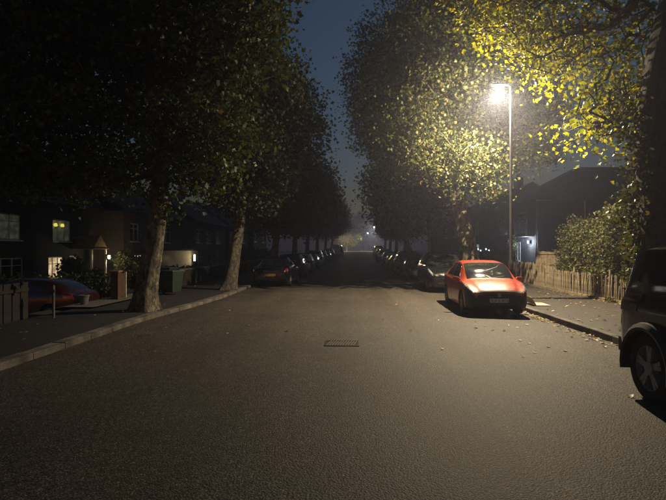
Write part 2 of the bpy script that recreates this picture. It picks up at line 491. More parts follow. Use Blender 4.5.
# drain grating in the road
def drain():
    root = empty('drain_grating', (-0.18, 9.08, gz(0, 9) + 0.004))
    tag(root, 'cast iron drain grating with slanted bars set in the road', 'drain grating')
    fr = MB()
    for lo, hi in (((-.31,-.26,-.10),(.31,-.225,.008)), ((-.31,.225,-.10),(.31,.26,.008)), ((-.31,-.225,-.10),(-.285,.225,.008)), ((.285,-.225,-.10),(.31,.225,.008))):
        fr.box(lo, hi)
    fr.build('frame', M['iron'], root)
    MB().box((-.284, -.223, -.02), (.284, .223, .001)).build('pit_shade', M['pit_shade'], root)  # black plate over the road, painting the darkness between the bars
    me = MB().box((-.009, -.222, -.01), (.009, .222, .009)).mesh('bar', M['iron_worn'])
    for i in range(11):
        link('bar', me, root, (-.235 + i * .047, 0, 0), (0, 0, R(-9)))
drain()

# ------------------------------------------------------------------ foliage
def unit(a):
    return a / np.maximum(np.linalg.norm(a, axis=-1, keepdims=True), 1e-9)

def leaf_cloud(name, P, size, mat, rs, up=0.5, parent=None, kind=None, lobed=False):
    """one folded six-point leaf (two quads) per row of P"""
    n = len(P)
    nrm = unit(rs.normal(size=(n, 3)) + np.array([0, 0, up]))
    d = rs.normal(size=(n, 3)) + np.array([0, 0, -0.4])
    d = unit(d - nrm * np.sum(d * nrm, axis=1, keepdims=True))
    s = np.cross(nrm, d)
    L = (size * rs.uniform(0.65, 1.25, n))[:, None]
    fold = nrm * L * rs.uniform(0.02, 0.18, (n, 1))
    curl = nrm * L * rs.uniform(-0.15, 0.10, (n, 1))
    V = np.empty((n, 6, 3))
    V[:, 0] = P - d * L * 0.5
    (a1, w1), (a2, w2) = ((0.06, 0.55), (0.17, 0.19)) if lobed else ((-0.18, 0.40), (0.22, 0.30))
    V[:, 1] = P + d * L * a1 + s * L * w1 + fold
    V[:, 2] = P + d * L * a2 + s * L * w2 + fold * .5
    V[:, 3] = P + d * L * 0.5 + curl
    V[:, 4] = P + d * L * a2 - s * L * w2 + fold * .5
    V[:, 5] = P + d * L * a1 - s * L * w1 + fold
    idx = np.arange(n)[:, None] * 6
    F = np.concatenate([idx + np.array([0, 1, 2, 3]), idx + np.array([0, 3, 4, 5])], axis=1).reshape(-1)
    me = bpy.data.meshes.new(name)
    me.vertices.add(n * 6)
    me.vertices.foreach_set('co', V.reshape(-1).astype(np.float32))
    me.loops.add(n * 8)
    me.loops.foreach_set('vertex_index', F.astype(np.int32))
    me.polygons.add(n * 2)
    me.polygons.foreach_set('loop_start', np.arange(0, n * 8, 4, dtype=np.int32))
    me.polygons.foreach_set('loop_total', np.full(n * 2, 4, dtype=np.int32))
    me.materials.append(mat)
    me.update(calc_edges=True)
    o = link(name, me, parent)
    if kind: o['kind'] = kind
    return o

def sample_blobs(blobs, n, rs, dmin, shell=0.45):
    """points in a union of ellipsoids, pushed towards the shell, at least dmin apart"""
    vol = np.array([b[3] * b[4] * b[5] for b in blobs]) ** 0.8
    vol /= vol.sum()
    pts = []
    grid = {}
    tries = 0
    while len(pts) < n and tries < n * 25:
        tries += 1
        b = blobs[rs.choice(len(blobs), p=vol)]
        u = rs.normal(size=3); u /= np.linalg.norm(u)
        r = rs.uniform(0, 1) ** shell
        # lumpy outline
        lump = 0.86 + 0.17 * math.sin(3.1 * u[0] + 5.3 * u[2] + b[0]) * math.cos(4.3 * u[1] + 2.0 * u[2] + b[1])
        p = np.array(b[:3]) + u * r * lump * np.array(b[3:6])
        key = tuple((p // dmin).astype(int))
        ok = True
        for dx in (-1, 0, 1):
            for dy in (-1, 0, 1):
                for dz in (-1, 0, 1):
                    for q in grid.get((key[0]+dx, key[1]+dy, key[2]+dz), ()):
                        if (q[0]-p[0])**2 + (q[1]-p[1])**2 + (q[2]-p[2])**2 < dmin * dmin:
                            ok = False
        if ok:
            pts.append(p); grid.setdefault(key, []).append(p)
    return np.array(pts)

def branches(trunk, pts, rs, twig=0.012, sides=5):
    """trunk: list of (x,y,z,r). Connect the clump centres to it; returns a mesh builder with trunk and limbs"""
    tr = np.array(trunk, float)
    tot = len(tr)
    t = np.linspace(0, tot - 1, (tot - 1) * 8 + 1)
    T = np.stack([np.interp(t, np.arange(tot), tr[:, k]) for k in range(4)], axis=1)
    nodes = [p[:3] for p in T]; par = [max(i - 1, -1) for i in range(len(T))]
    plen = [0.0] * len(T)
    start = max(2, int(len(T) * 0.45))
    root = T[start, :3]
    order = np.argsort(np.linalg.norm(pts - root, axis=1))
    cap = len(T) + len(pts) * 14
    arr = np.empty((cap, 3)); arr[:len(T)] = T[:, :3]
    pl = np.zeros(cap); n = len(T)
    usable = np.zeros(cap, bool); usable[start:n] = True
    for i in order:
        p = pts[i]
        dd = np.linalg.norm(arr[:n] - p, axis=1) + pl[:n] * 0.22 + np.where(usable[:n], 0, 1e6) + np.maximum(0, arr[:n, 2] - p[2]) * 0.5
        j = int(np.argmin(dd)); a = arr[j].copy()
        dist = np.linalg.norm(p - a)
        k = max(1, min(12, int(dist / 0.6)))
        prev = j
        for s in range(1, k + 1):
            f = s / k
            q = a + (p - a) * f + (rs.normal(size=3) * 0.06 * min(1, dist) if s < k else 0)
            q[2] += 0.18 * dist * f * (1 - f)
            arr[n] = q; pl[n] = pl[prev] + dist / k; usable[n] = True
            par.append(prev); prev = n; n += 1
    rad = np.zeros(n)
    area = np.zeros(n)
    kids = np.zeros(n, int)
    for i in range(n):
        if par[i] >= 0: kids[par[i]] += 1
    for i in range(n - 1, -1, -1):
        if kids[i] == 0: area[i] = twig ** 2.2
        if par[i] >= 0: area[par[i]] += area[i]
    rad = area ** (1 / 2.2)
    mb = MB()
    # trunk, with flare and bumps
    NS = 20
    fine = np.linspace(0, len(T) - 1, len(T) * 2)
    TT = np.stack([np.interp(fine, np.arange(len(T)), T[:, k]) for k in range(4)], axis=1)
    vs = []; z0 = TT[0, 2]
    ph = rs.uniform(0, 6.28, 4)
    for (x, y, z, r) in TT:
        h = z - z0
        fl = 0.50 * math.exp(-h / 0.20) + 0.20 * math.exp(-h / 0.8)
        for j in range(NS):
            a = 2 * math.pi * j / NS
            rr = r * (1 + fl * (0.7 + 0.5 * math.sin(4 * a + ph[0]) + 0.25 * math.sin(7 * a + ph[1])) + 0.05 * math.sin(3 * a + ph[2] + h * 1.3) + 0.035 * math.sin(5 * a + ph[3] - h * 2.1) + rs.normal() * 0.012)
            vs.append((x + rr * math.cos(a), y + rr * math.sin(a), z - (0.12 if h < 0.02 else 0)))
    fs = [(i*NS+j, i*NS+(j+1) % NS, (i+1)*NS+(j+1) % NS, (i+1)*NS+j) for i in range(len(TT)-1) for j in range(NS)]
    mb.add(vs, fs)
    for i in range(len(T), n):
        j = par[i]
        a, b = Vector(arr[j]), Vector(arr[i])
        if (b - a).length < 1e-4: continue
        rj = min(rad[j], T[j, 3] * 0.55 if j < len(T) else rad[j], rad[i] * 1.5 + 0.01)
        mb.tube([a, b], [rj, rad[i]], sides, caps=False)
    return mb

def make_tree(label, trunk, blobs, n_clumps, per, leaf, seed, mat, bark, sigma=0.34, dmin=0.45, shell=0.45, group='street trees', up=0.5):
    rs = np.random.RandomState(seed)
    x, y, z, _ = trunk[0]
    root = empty('street_tree', (x, y, z))
    tag(root, label, 'tree', group)
    off = np.array([x, y, z])
    tl = [(p[0]-x, p[1]-y, p[2]-z, p[3]) for p in trunk]
    bl = [(b[0]-x, b[1]-y, b[2]-z, b[3], b[4], b[5]) for b in blobs]
    pts = sample_blobs(bl, n_clumps, rs, dmin, shell)
    mb = branches(tl, pts, rs)
    mb.build('trunk', bark, root, 50)
    c = np.repeat(pts, per, axis=0)
    P = c + rs.normal(size=c.shape) * np.array([sigma, sigma, sigma * 0.75])
    leaf_cloud('crown', P, leaf, mat, rs, up, root, lobed=True)
    return root

def bush(name, label, blobs, n, leaf, seed, mat, cat='shrub', group=None, stems=True, shell=0.3, zbase=0.0):
    rs = np.random.RandomState(seed)
    b0 = blobs[0]
    root = empty(name, (b0[0], b0[1], zbase)); tag(root, label, cat, group)
    bl = [(b[0]-b0[0], b[1]-b0[1], b[2]-zbase, b[3], b[4], b[5]) for b in blobs]
    vol = np.array([b[3]*b[4]*b[5] for b in bl]); vol = vol / vol.sum()
    ch = rs.choice(len(bl), n, p=vol)
    B = np.array(bl)[ch]
    u = unit(rs.normal(size=(n, 3)))
    lump = 0.85 + 0.2 * np.sin(5 * u[:, 0] + 7 * u[:, 2] + B[:, 0]) * np.cos(6 * u[:, 1] + B[:, 1])
    P = B[:, :3] + u * (rs.uniform(0, 1, (n, 1)) ** shell) * lump[:, None] * B[:, 3:6]
    P = P[P[:, 2] > 0.03]
    leaf_cloud('foliage', P, leaf, mat, rs, 0.4, root)
    if stems:
        mb = MB()
        for b in bl:
            for k in range(4):
                a = rs.normal(size=2) * 0.12
                tip = np.array(b[:3]) + rs.normal(size=3) * np.array(b[3:6]) * 0.35
                mid = ((b[0] + a[0]) * .6 + tip[0] * .4, (b[1] + a[1]) * .6 + tip[1] * .4, max(.1, tip[2] * .55))
                mb.tube([(b[0] + a[0], b[1] + a[1], -.05), mid, tuple(tip)], [.022, .016, .006], 5)
        mb.build('stem', M['bark2'], root)
    return root
# ------------------------------------------------------------------ street lamps
def street_lamp(loc, label, arm=-0.32, height=7.2, watts=LAMP_WATTS, color=LAMP_COLOR, glow='lamp_glow', light=True):
    root = empty('street_lamp', loc); tag(root, label, 'street lamp', 'street lamps')
    mb = MB()
    mb.lathe([(.085, -.3), (.085, 1.15), (.075, 1.25), (.052, 1.32), (.045, height + .02)], n=14)
    mb.build('post', M['steel'], root, 40)
    d = MB().box((-.045, -.093, .45), (.045, -.080, 1.0)); d.build('access_door', M['steel'], root)
    s = 1 if arm > 0 else -1
    MB().tube([(0, 0, height), (s * .06, 0, height + .07), (arm * .55, 0, height + .09)], .03, 8).build('bracket_arm', M['steel'], root, 50)
    h = MB()
    a = arm
    prof = [(0.0, .055, .05), (.12, .10, .065), (.32, .125, .07), (.46, .10, .055), (.52, .05, .03)]
    vs, fs = [], []
    x0 = arm * .4
    for t, w, hh in prof:
        for q in range(10):
            th = math.pi * q / 9
            vs.append((x0 + s * t, w * math.cos(th), height + .07 + hh * math.sin(th)))
    for i in range(len(prof)-1):
        for q in range(9):
            fs.append((i*10+q, i*10+q+1, (i+1)*10+q+1, (i+1)*10+q))
    for i in range(len(prof)-1):
        fs.append((i*10, (i+1)*10, (i+1)*10+9, i*10+9))
    h.add(vs, fs)
    hd = h.build('lamp_head', M['steel'], root, 40)
    ln = MB()
    cx = x0 + s * .28
    vs, fs = [], []
    for k, (r1, dz) in enumerate([(1.0, 0.062), (.95, .02), (.7, -.025), (.3, -.045)]):
        for j in range(12):
            t = 2*math.pi*j/12
            vs.append((cx + .17*r1*math.cos(t), .09*r1*math.sin(t), height + dz))
    for k in range(3):
        for j in range(12): fs.append((k*12+j, k*12+(j+1) % 12, (k+1)*12+(j+1) % 12, (k+1)*12+j))
    fs.append(tuple(36+j for j in range(12)))
    ln.add(vs, fs)
    ln.build('lamp_lens', M[glow], hd, 50)
    if light:
        # the optic throws most of its light downwards; a little spills up off the lens
        for nm, kind, f in (('lamp_light', 'SPOT', 1.0), ('lamp_spill', 'POINT', 0.27)):
            ld = bpy.data.lights.new(nm, kind)
            ld.energy = watts * f; ld.color = color; ld.shadow_soft_size = 0.03
            if kind == 'SPOT': ld.spot_size = R(172); ld.spot_blend = 0.74
            lo = bpy.data.objects.new(nm, ld); COL.objects.link(lo)
            lo.parent = root; lo.location = (cx, 0, height - .15)
    return root
street_lamp((5.42, 17.3, PAV), 'lit street lamp on tall thin post standing behind the red hatchback')
street_lamp((5.4 + bend(150), 150, rise(150)), 'distant lit street lamp over the far right kerb, nearer of the two there', watts=9000, color=(1, .93, .8), glow='far_glow')
street_lamp((5.2 + bend(200), 205, rise(200)), 'smallest distant street lamp, just below another far lit one', watts=1000, color=(1, .93, .8), glow='far_glow')
street_lamp((-4.6 + bend(150), 143, rise(143)-1.4), 'distant amber street lamp above yellow lit leaves at the road end', arm=.4, watts=6000, color=(1, .76, .38), glow='far_glow')

# ------------------------------------------------------------------ trees
SPREAD = 'street trees'
# big near tree on the far side pavement
make_tree('big leafy street tree with flared pale trunk beside the wheelie bins',
    [(-5.78, 13.6, .02, .31), (-5.6, 13.6, 1.2, .275), (-5.35, 13.6, 2.6, .25), (-5.2, 13.5, 4.2, .22), (-5.5, 13.6, 6.2, .17), (-5.8, 13.8, 8.6, .10)],
    [(-6.6, 13.9, 9.2, 5.2, 4.2, 4.6), (-4.0, 13.2, 7.6, 2.6, 2.2, 2.2), (-3.7, 13.1, 4.7, 1.45, 1.4, 1.35), (-4.6, 13.3, 4.4, 1.4, 1.3, 1.3), (-8.0, 13.6, 5.6, 2.6, 2.2, 1.7), (-10.8, 14.2, 7.2, 3.0, 2.5, 2.4), (-8.5, 14.2, 4.3, 2.6, 1.8, 1.1), (-11.5, 14.5, 4.8, 2.4, 1.8, 1.2), (-4.95, 13.25, 3.3, .5, .45, .7), (-7.4, 13.9, 3.9, 2.2, 1.6, .75), (-10.4, 14.2, 4.1, 2.4, 1.6, .8), (-3.9, 13.0, 3.9, 1.3, 1.1, .8)],
    1750, 50, .15, 11, M['leaf'], M['bark'], .29, .42)
# second tree
make_tree('street tree with slim straight trunk between big leafy tree and parked cars',
    [(-5.2, 20.9, .02, .28), (-4.98, 20.9, 1.3, .25), (-4.75, 21, 3.0, .22), (-4.6, 21, 5.2, .17), (-4.5, 21, 7.6, .09)],
    [(-4.5, 21.2, 7.4, 3.75, 3.6, 3.7), (-4.6, 21, 4.6, 2.3, 2.2, 1.6)],
    760, 56, .14, 12, M['leaf_shaded'], M['bark2'], .29, .42)
make_tree('rounded tree crown leaning over the parked silver car, third along',
    [(-5.3, 33.5, PAV, .28), (-5.2, 33.5, 1.5, .24), (-5.0, 33.5, 3.4, .2), (-4.8, 33.5, 6.0, .09)],
    [(-4.6, 33.8, 5.9, 3.9, 3.6, 3.4), (-5, 33, 4.0, 2.6, 2.4, 1.5)],
    520, 34, .20, 13, M['leaf_shaded'], M['bark2'], .42, .5)
for k, y in enumerate((46, 58, 71, 86, 103)):
    make_tree(('fourth', 'fifth', 'sixth', 'seventh', 'eighth')[k] + ' dark tree along the unlit kerb, counting from the near big tree',
        [(-5.4 + bend(y), y, rise(y), .28), (-5.3 + bend(y), y, 2 + rise(y), .23), (-5.1 + bend(y), y, 6 + rise(y), .09)],
        [(-4.9 + bend(y), y, 6.4 + rise(y) + (k % 2) * .8, 3.8, 4.2, 3.7), (-6 + bend(y), y + 2, 4.6 + rise(y), 2.6, 2.4, 1.6)],
        330, 30, .27, 30 + k, M['leaf_shaded'], M['bark2'], .5, .6)
# right hand trees: the tree just beyond the lamp
make_tree('large tree with leaning mottled trunk behind the dark people carrier, lit by the lamp',
    [(5.42, 22.6, PAV, .44), (5.28, 22.6, 1.3, .39), (4.85, 22.6, 3.4, .34), (4.55, 22.5, 5.2, .30), (4.5, 22.6, 8.0, .22), (4.4, 22.8, 11.2, .10)],
    [(4.3, 23.6, 10.2, 4.9, 3.8, 5.0), (3.6, 22.6, 6.6, 3.3, 2.6, 2.2), (4.3, 19.7, 5.0, 1.8, 1.0, 1.35), (2.9, 20.1, 5.7, 1.4, 1.1, 1.25), (5.5, 20.3, 4.7, 1.0, .9, 1.2), (4.0, 21.2, 6.6, 2.2, 1.5, 1.5), (7.4, 23.0, 7.4, 2.6, 2.4, 2.6), (1.6, 23, 8.3, 2.2, 2.6, 2.9), (2.3, 19.1, 6.5, 1.5, .9, 1.3), (3.6, 19.3, 8.2, 1.5, .9, 1.2)],
    1700, 58, .125, 21, M['leaf_olive'], M['bark'], .29, .42)
# the near tree on the right, trunk behind the off-roader
make_tree('massive dark ivy clad trunk with yellow leaves behind the black off-roader',
    [(6.1, 9.7, PAV, .60), (6.08, 9.7, 1.5, .57), (6.05, 9.75, 3.4, .55), (6.15, 9.8, 5.2, .50), (6.5, 9.9, 7.4, .36), (6.7, 10, 10, .2)],
    [(5.7, 13.6, 7.4, 2.0, 1.5, 1.2), (6.3, 12.4, 5.3, 1.1, 1.0, .9), (4.7, 15.0, 8.5, 1.5, 1.3, 1.1), (6.6, 12.6, 7.2, 1.3, 1.2, 1.5), (5.2, 12.6, 8.8, 2.2, 1.8, 1.2), (7.4, 13.5, 6.0, 1.3, 1.2, 1.0), (6.3, 14.2, 4.9, 0.8, 0.8, .55), (6.0, 11.4, 4.6, .7, .7, 1.1), (4.9, 13.6, 9.2, 2.2, 1.6, 1.2), (4.7, 16.2, 8.7, 1.4, .8, .8), (4.3, 15.6, 9.6, 1.6, 1.0, .9), (6.4, 16.0, 7.6, 1.0, .8, 1.1)],
    640, 17, .125, 22, M['leaf_yellow'], M['bark_dark'], .30, .36, shell=.6)
# ivy and epicormic shoots on that trunk
rs = np.random.RandomState(77)
def ivy():
    root = empty('ivy', (5.75, 9.95, PAV)); tag(root, 'ragged leafy ivy climbing the lit edge of the massive trunk', 'ivy')
    n = 1500
    z = rs.uniform(0.9, 4.6, n)
    th = rs.uniform(R(80), R(215), n)
    r = .56 + np.abs(rs.normal(0, .16, n)) + .25 * (np.sin(z * 3.1) > .55)
    P = np.stack([6.12 - 5.75 + r * np.cos(th), 9.75 - 9.95 + r * np.sin(th), z - PAV], axis=1)
    leaf_cloud('foliage', P, .10, M['leaf_hedge'], rs, .3, root)
    mb = MB()
    for k in range(7):
        t0 = R(90 + k * 18); pts = []
        for q in range(9):
            zz = .02 + q * .52; t = t0 + .12 * math.sin(q * 1.7 + k)
            pts.append((6.12 - 5.75 + .58 * math.cos(t), 9.75 - 9.95 + .58 * math.sin(t), zz))
        mb.tube(pts, [.025 - .0018 * q for q in range(9)], 5)
    mb.build('stem', M['bark2'], root)
ivy()
make_tree('forked tree beyond the row of dark cars near the far lamps',
    [(5.2, 44, rise(44), .30), (5.0, 44, 1.8, .26), (4.4, 44, 3.4, .18), (3.6, 44, 5.6, .10)],
    [(4.6, 44.5, 7.2, 4.2, 4.0, 3.6), (3.6, 43.5, 5.0, 2.6, 2.2, 1.3)],
    420, 30, .24, 23, M['leaf_yellow'], M['bark2'], .45, .55)
make_tree('dark tree between the leaning mottled trunk and the forked tree',
    [(5.5, 33, PAV, .30), (5.4, 33, 1.8, .26), (5.2, 33, 5, .16), (5.0, 33, 8, .08)],
    [(5.2, 33.5, 8.0, 4.4, 4.0, 4.6), (4.6, 33, 4.8, 2.8, 2.6, 1.6)],
    480, 34, .22, 24, M['leaf_shaded'], M['bark2'], .45, .52)
for k, y in enumerate((57, 72, 90, 112)):
    make_tree(('nearest', 'second', 'third', 'farthest')[k] + ' of the small dark trees past the forked tree',
        [(5.9 + bend(y), y, rise(y), .28), (6.0 + bend(y), y, 2 + rise(y), .23), (6.3 + bend(y), y, 6 + rise(y), .09)],
        [(6.5 + bend(y), y, 6.4 + rise(y), 3.2, 4.2, 3.4), (6.6 + bend(y), y - 1, 4.2 + rise(y), 2.4, 2.4, 1.4)],
        300, 30, .28, 50 + k, M['leaf_shaded'], M['bark2'], .5, .6)
make_tree('small tree glowing yellow under the distant amber lamp',
    [(-1.6, 150, rise(150) - .1, .2), (-1.5, 150, 2 + rise(150), .16), (-1.3, 150, 4.2 + rise(150), .07)],
    [(-1.4, 151, 3.0 + rise(150), 2.6, 2.0, 1.7), (1.6, 152, 3.9 + rise(150), 1.2, 1.4, 1.0)],
    150, 26, .34, 61, M['leaf_olive'], M['bark2'], .5, .6, group='trees at the road end')
# wooded backdrop where the road leaves the view
for k, (x, y, r) in enumerate(((-8, 205, 8.5), (5, 222, 8.5), (19, 205, 8.5))):
    make_tree(('leftmost', 'middle', 'rightmost', 'outermost')[k] + ' of the dim trees closing the road end' if k < 3 else 'dim tree behind the far houses beyond the road end',
        [(x, y, rise(y), .3), (x, y, 3 + rise(y), .25), (x + .3, y, 8 + rise(y), .1)],
        [(x, y, 9.5 + rise(y), r, r*.7, 8.0)], 420, 30, .5, 70 + k, M['leaf_shaded'], M['bark2'], .7, .8, group='trees at the road end')

# ------------------------------------------------------------------ hedge, fence, paling
rs = np.random.RandomState(3)
hb = []
for i in range(12):
    y = 12.3 + i * .88
    hb.append((9.75 + rs.uniform(-.08, .08), y, 1.7 + rs.uniform(-.1, .1), 1.05, .75, 1.55 + rs.uniform(-.10, .12)))
    hb.append((9.55 + rs.uniform(-.1, .1), y, .75, .85, .7, .75))
hb.append((9.6, 18.4, 2.95, .8, .9, .5)); hb.append((9.9, 15.2, 3.15, .9, .9, .6)); hb.append((9.6, 21.7, 2.2, .7, .7, .9))
bush('hedge', 'tall bushy hedge growing over the chestnut paling fence', hb, 60000, .09, 4, M['leaf_hedge'], 'hedge', shell=.22, zbase=PAV)
bush('shrub', 'low leafy shrub poking through the paling next to the off-roader', [(8.7, 13.6, .9, .32, .5, .5), (8.6, 14.2, .8, .25, .35, .35)], 900, .09, 6, M['leaf_yellow'], zbase=PAV)
bush('weed', 'low green weeds along the paling foot', [(8.12, 16.0, .1, .08, .5, .13), (8.14, 14.9, .1, .08, .35, .11), (8.12, 17.2, .09, .07, .4, .1)], 420, .06, 7, M['leaf_hedge'], 'weeds', stems=False, zbase=PAV)

def paling():
    root = empty('paling_fence', (8.32, 19, PAV)); tag(root, 'chestnut paling fence of thin split stakes along the pavement', 'fence')
    rr = random.Random(9)
    variants = []
    for k in range(6):
        h = rr.uniform(.96, 1.06)
        mb = MB()
        w = rr.uniform(.016, .024)
        pts = [(0, 0, -.15), (rr.uniform(-.006, .006), rr.uniform(-.01, .01), h * .5), (rr.uniform(-.01, .01), rr.uniform(-.015, .015), h * .93), (0, rr.uniform(-.01, .01), h)]
        mb.tube(pts, [w, w * rr.uniform(.85, 1.1), w * .85, .004], 5)
        variants.append(mb.mesh('stake', M['chestnut']))
    y = 11.2
    while y < 27.4:
        far = smooth(20.2, 22.2, y)
        hs = .84 + .22 * far + rr.uniform(-.03, .03)
        x = .02 * math.sin(y * 1.3) + .05 * math.sin(y * .45) + .35 * smooth(22, 27, y)
        o = link('stake', variants[rr.randrange(6)], root, (x + rr.uniform(-.012, .012), y - 19, 0), (rr.uniform(-.07, .07), rr.uniform(-.05, .05), rr.uniform(0, 3)))
        o.scale = (1.35, 1.35, hs)
        y += (.098 - .03 * far) * rr.uniform(.8, 1.2)
    for z in (.22, .66):
        mb = MB()
        pts = [(.02 * math.sin(q * 1.3) + .05 * math.sin(q * .45) + .35 * smooth(22, 27, q), q - 19, z + .01 * math.sin(q * 3)) for q in np.arange(11.1, 27.5, .5)]
        mb.tube(pts, .006, 5).build('wire', M['wire'], root)
    for y in (11.5, 14.1, 16.7, 19.3, 21.9, 24.5, 27.2):
        x = .02 * math.sin(y * 1.3) + .05 * math.sin(y * .45) + .35 * smooth(22, 27, y)
        MB().tube([(x + .07, y - 19, -.2), (x + .07, y - 19, 1.0)], [.045, .04], 8).build('post', M['pale_wood'], root, 50)
paling()
# low timber gravel board below the paling
bd = empty('edging_board', (8.22, 18, PAV)); tag(bd, 'low earth covered timber edging below the paling fence', 'edging board')
for k in range(8):
    m_ = MB(); m_.box((-.02, 0, -.1), (.02, 1.78, .075 + .01 * (k % 3)), jit=.006, rng=rng); m_.build('board', M['chestnut'], bd, loc=(.012 * (k % 2), -7 + k * 1.8, 0))

def panel_fence():
    root = empty('panel_fence', (8.75, 24.0, 0)); tag(root, 'pale timber fence panel with rails and a tall post beside the hedge', 'fence')
    rr = random.Random(2)
    for x in (0, 1.75):
        MB().box((x - .06, -.06, -.1), (x + .06, .06, 1.78)).build('post', M['pale_wood'], root)
    for z in (.45, 1.05, 1.55):
        MB().box((.065, -.05, z - .05), (1.685, -.012, z + .05)).build('rail', M['pale_wood'], root)
    for k in range(12):
        x = .07 + k * .135
        m_ = MB(); m_.box((x, -.008, .05), (x + .125, .012, 1.62 + rr.uniform(-.02, .02)), jit=.004, rng=rr); m_.build('board', M['pale_wood'], root)
panel_fence()
def dark_fence(loc, label, length, h, pitch=.15):
    root = empty('board_fence', loc); tag(root, label, 'fence', 'dark board fences')
    me = MB().box((-.012, 0, -.1), (.012, pitch-.005, h)).mesh('board', M['dark_wood'])
    y = 0; k = 0; rr = random.Random(3)
    while y < length:
        link('board', me, root, (.02 * (k % 2), y, rise(loc[1] + y) + rr.uniform(-.012, .012)), (0, 0, 0)); y += pitch; k += 1
    for q in range(int(length / 2.6) + 1):
        MB().box((.06, q * 2.6, -.1), (.15, q * 2.6 + .09, h + .04)).build('post', M['dark_wood'], root)
    MB().box((.034, 0, h * .75), (.058, length, h * .75 + .08)).build('rail', M['dark_wood'], root)
dark_fence((8.75, 27.6, 0), 'dark stained board fence running on behind the lamp post', 21, 1.62)
dark_fence((-8.0, 4.4, 0.03), 'low dark board fence at the near end of the dark side', 7.6, .88)
# ------------------------------------------------------------------ cars
def pchip(xs, ys):
    xs = np.array(xs, float); ys = np.array(ys, float)
    h = np.diff(xs); d = np.diff(ys) / h
    m = np.zeros(len(xs)); m[0], m[-1] = d[0], d[-1]
    for i in range(1, len(xs) - 1):
        if d[i-1] * d[i] > 0:
            w1, w2 = 2*h[i] + h[i-1], h[i] + 2*h[i-1]
            m[i] = (w1 + w2) / (w1 / d[i-1] + w2 / d[i])
    def f(x):
        x = min(max(x, xs[0]), xs[-1])
        i = min(max(int(np.searchsorted(xs, x) - 1), 0), len(h) - 1)
        t = (x - xs[i]) / h[i]
        return ((1+2*t)*(1-t)**2*ys[i] + t*(1-t)**2*h[i]*m[i] + t*t*(3-2*t)*ys[i+1] + t*t*(t-1)*h[i]*m[i+1])
    return f

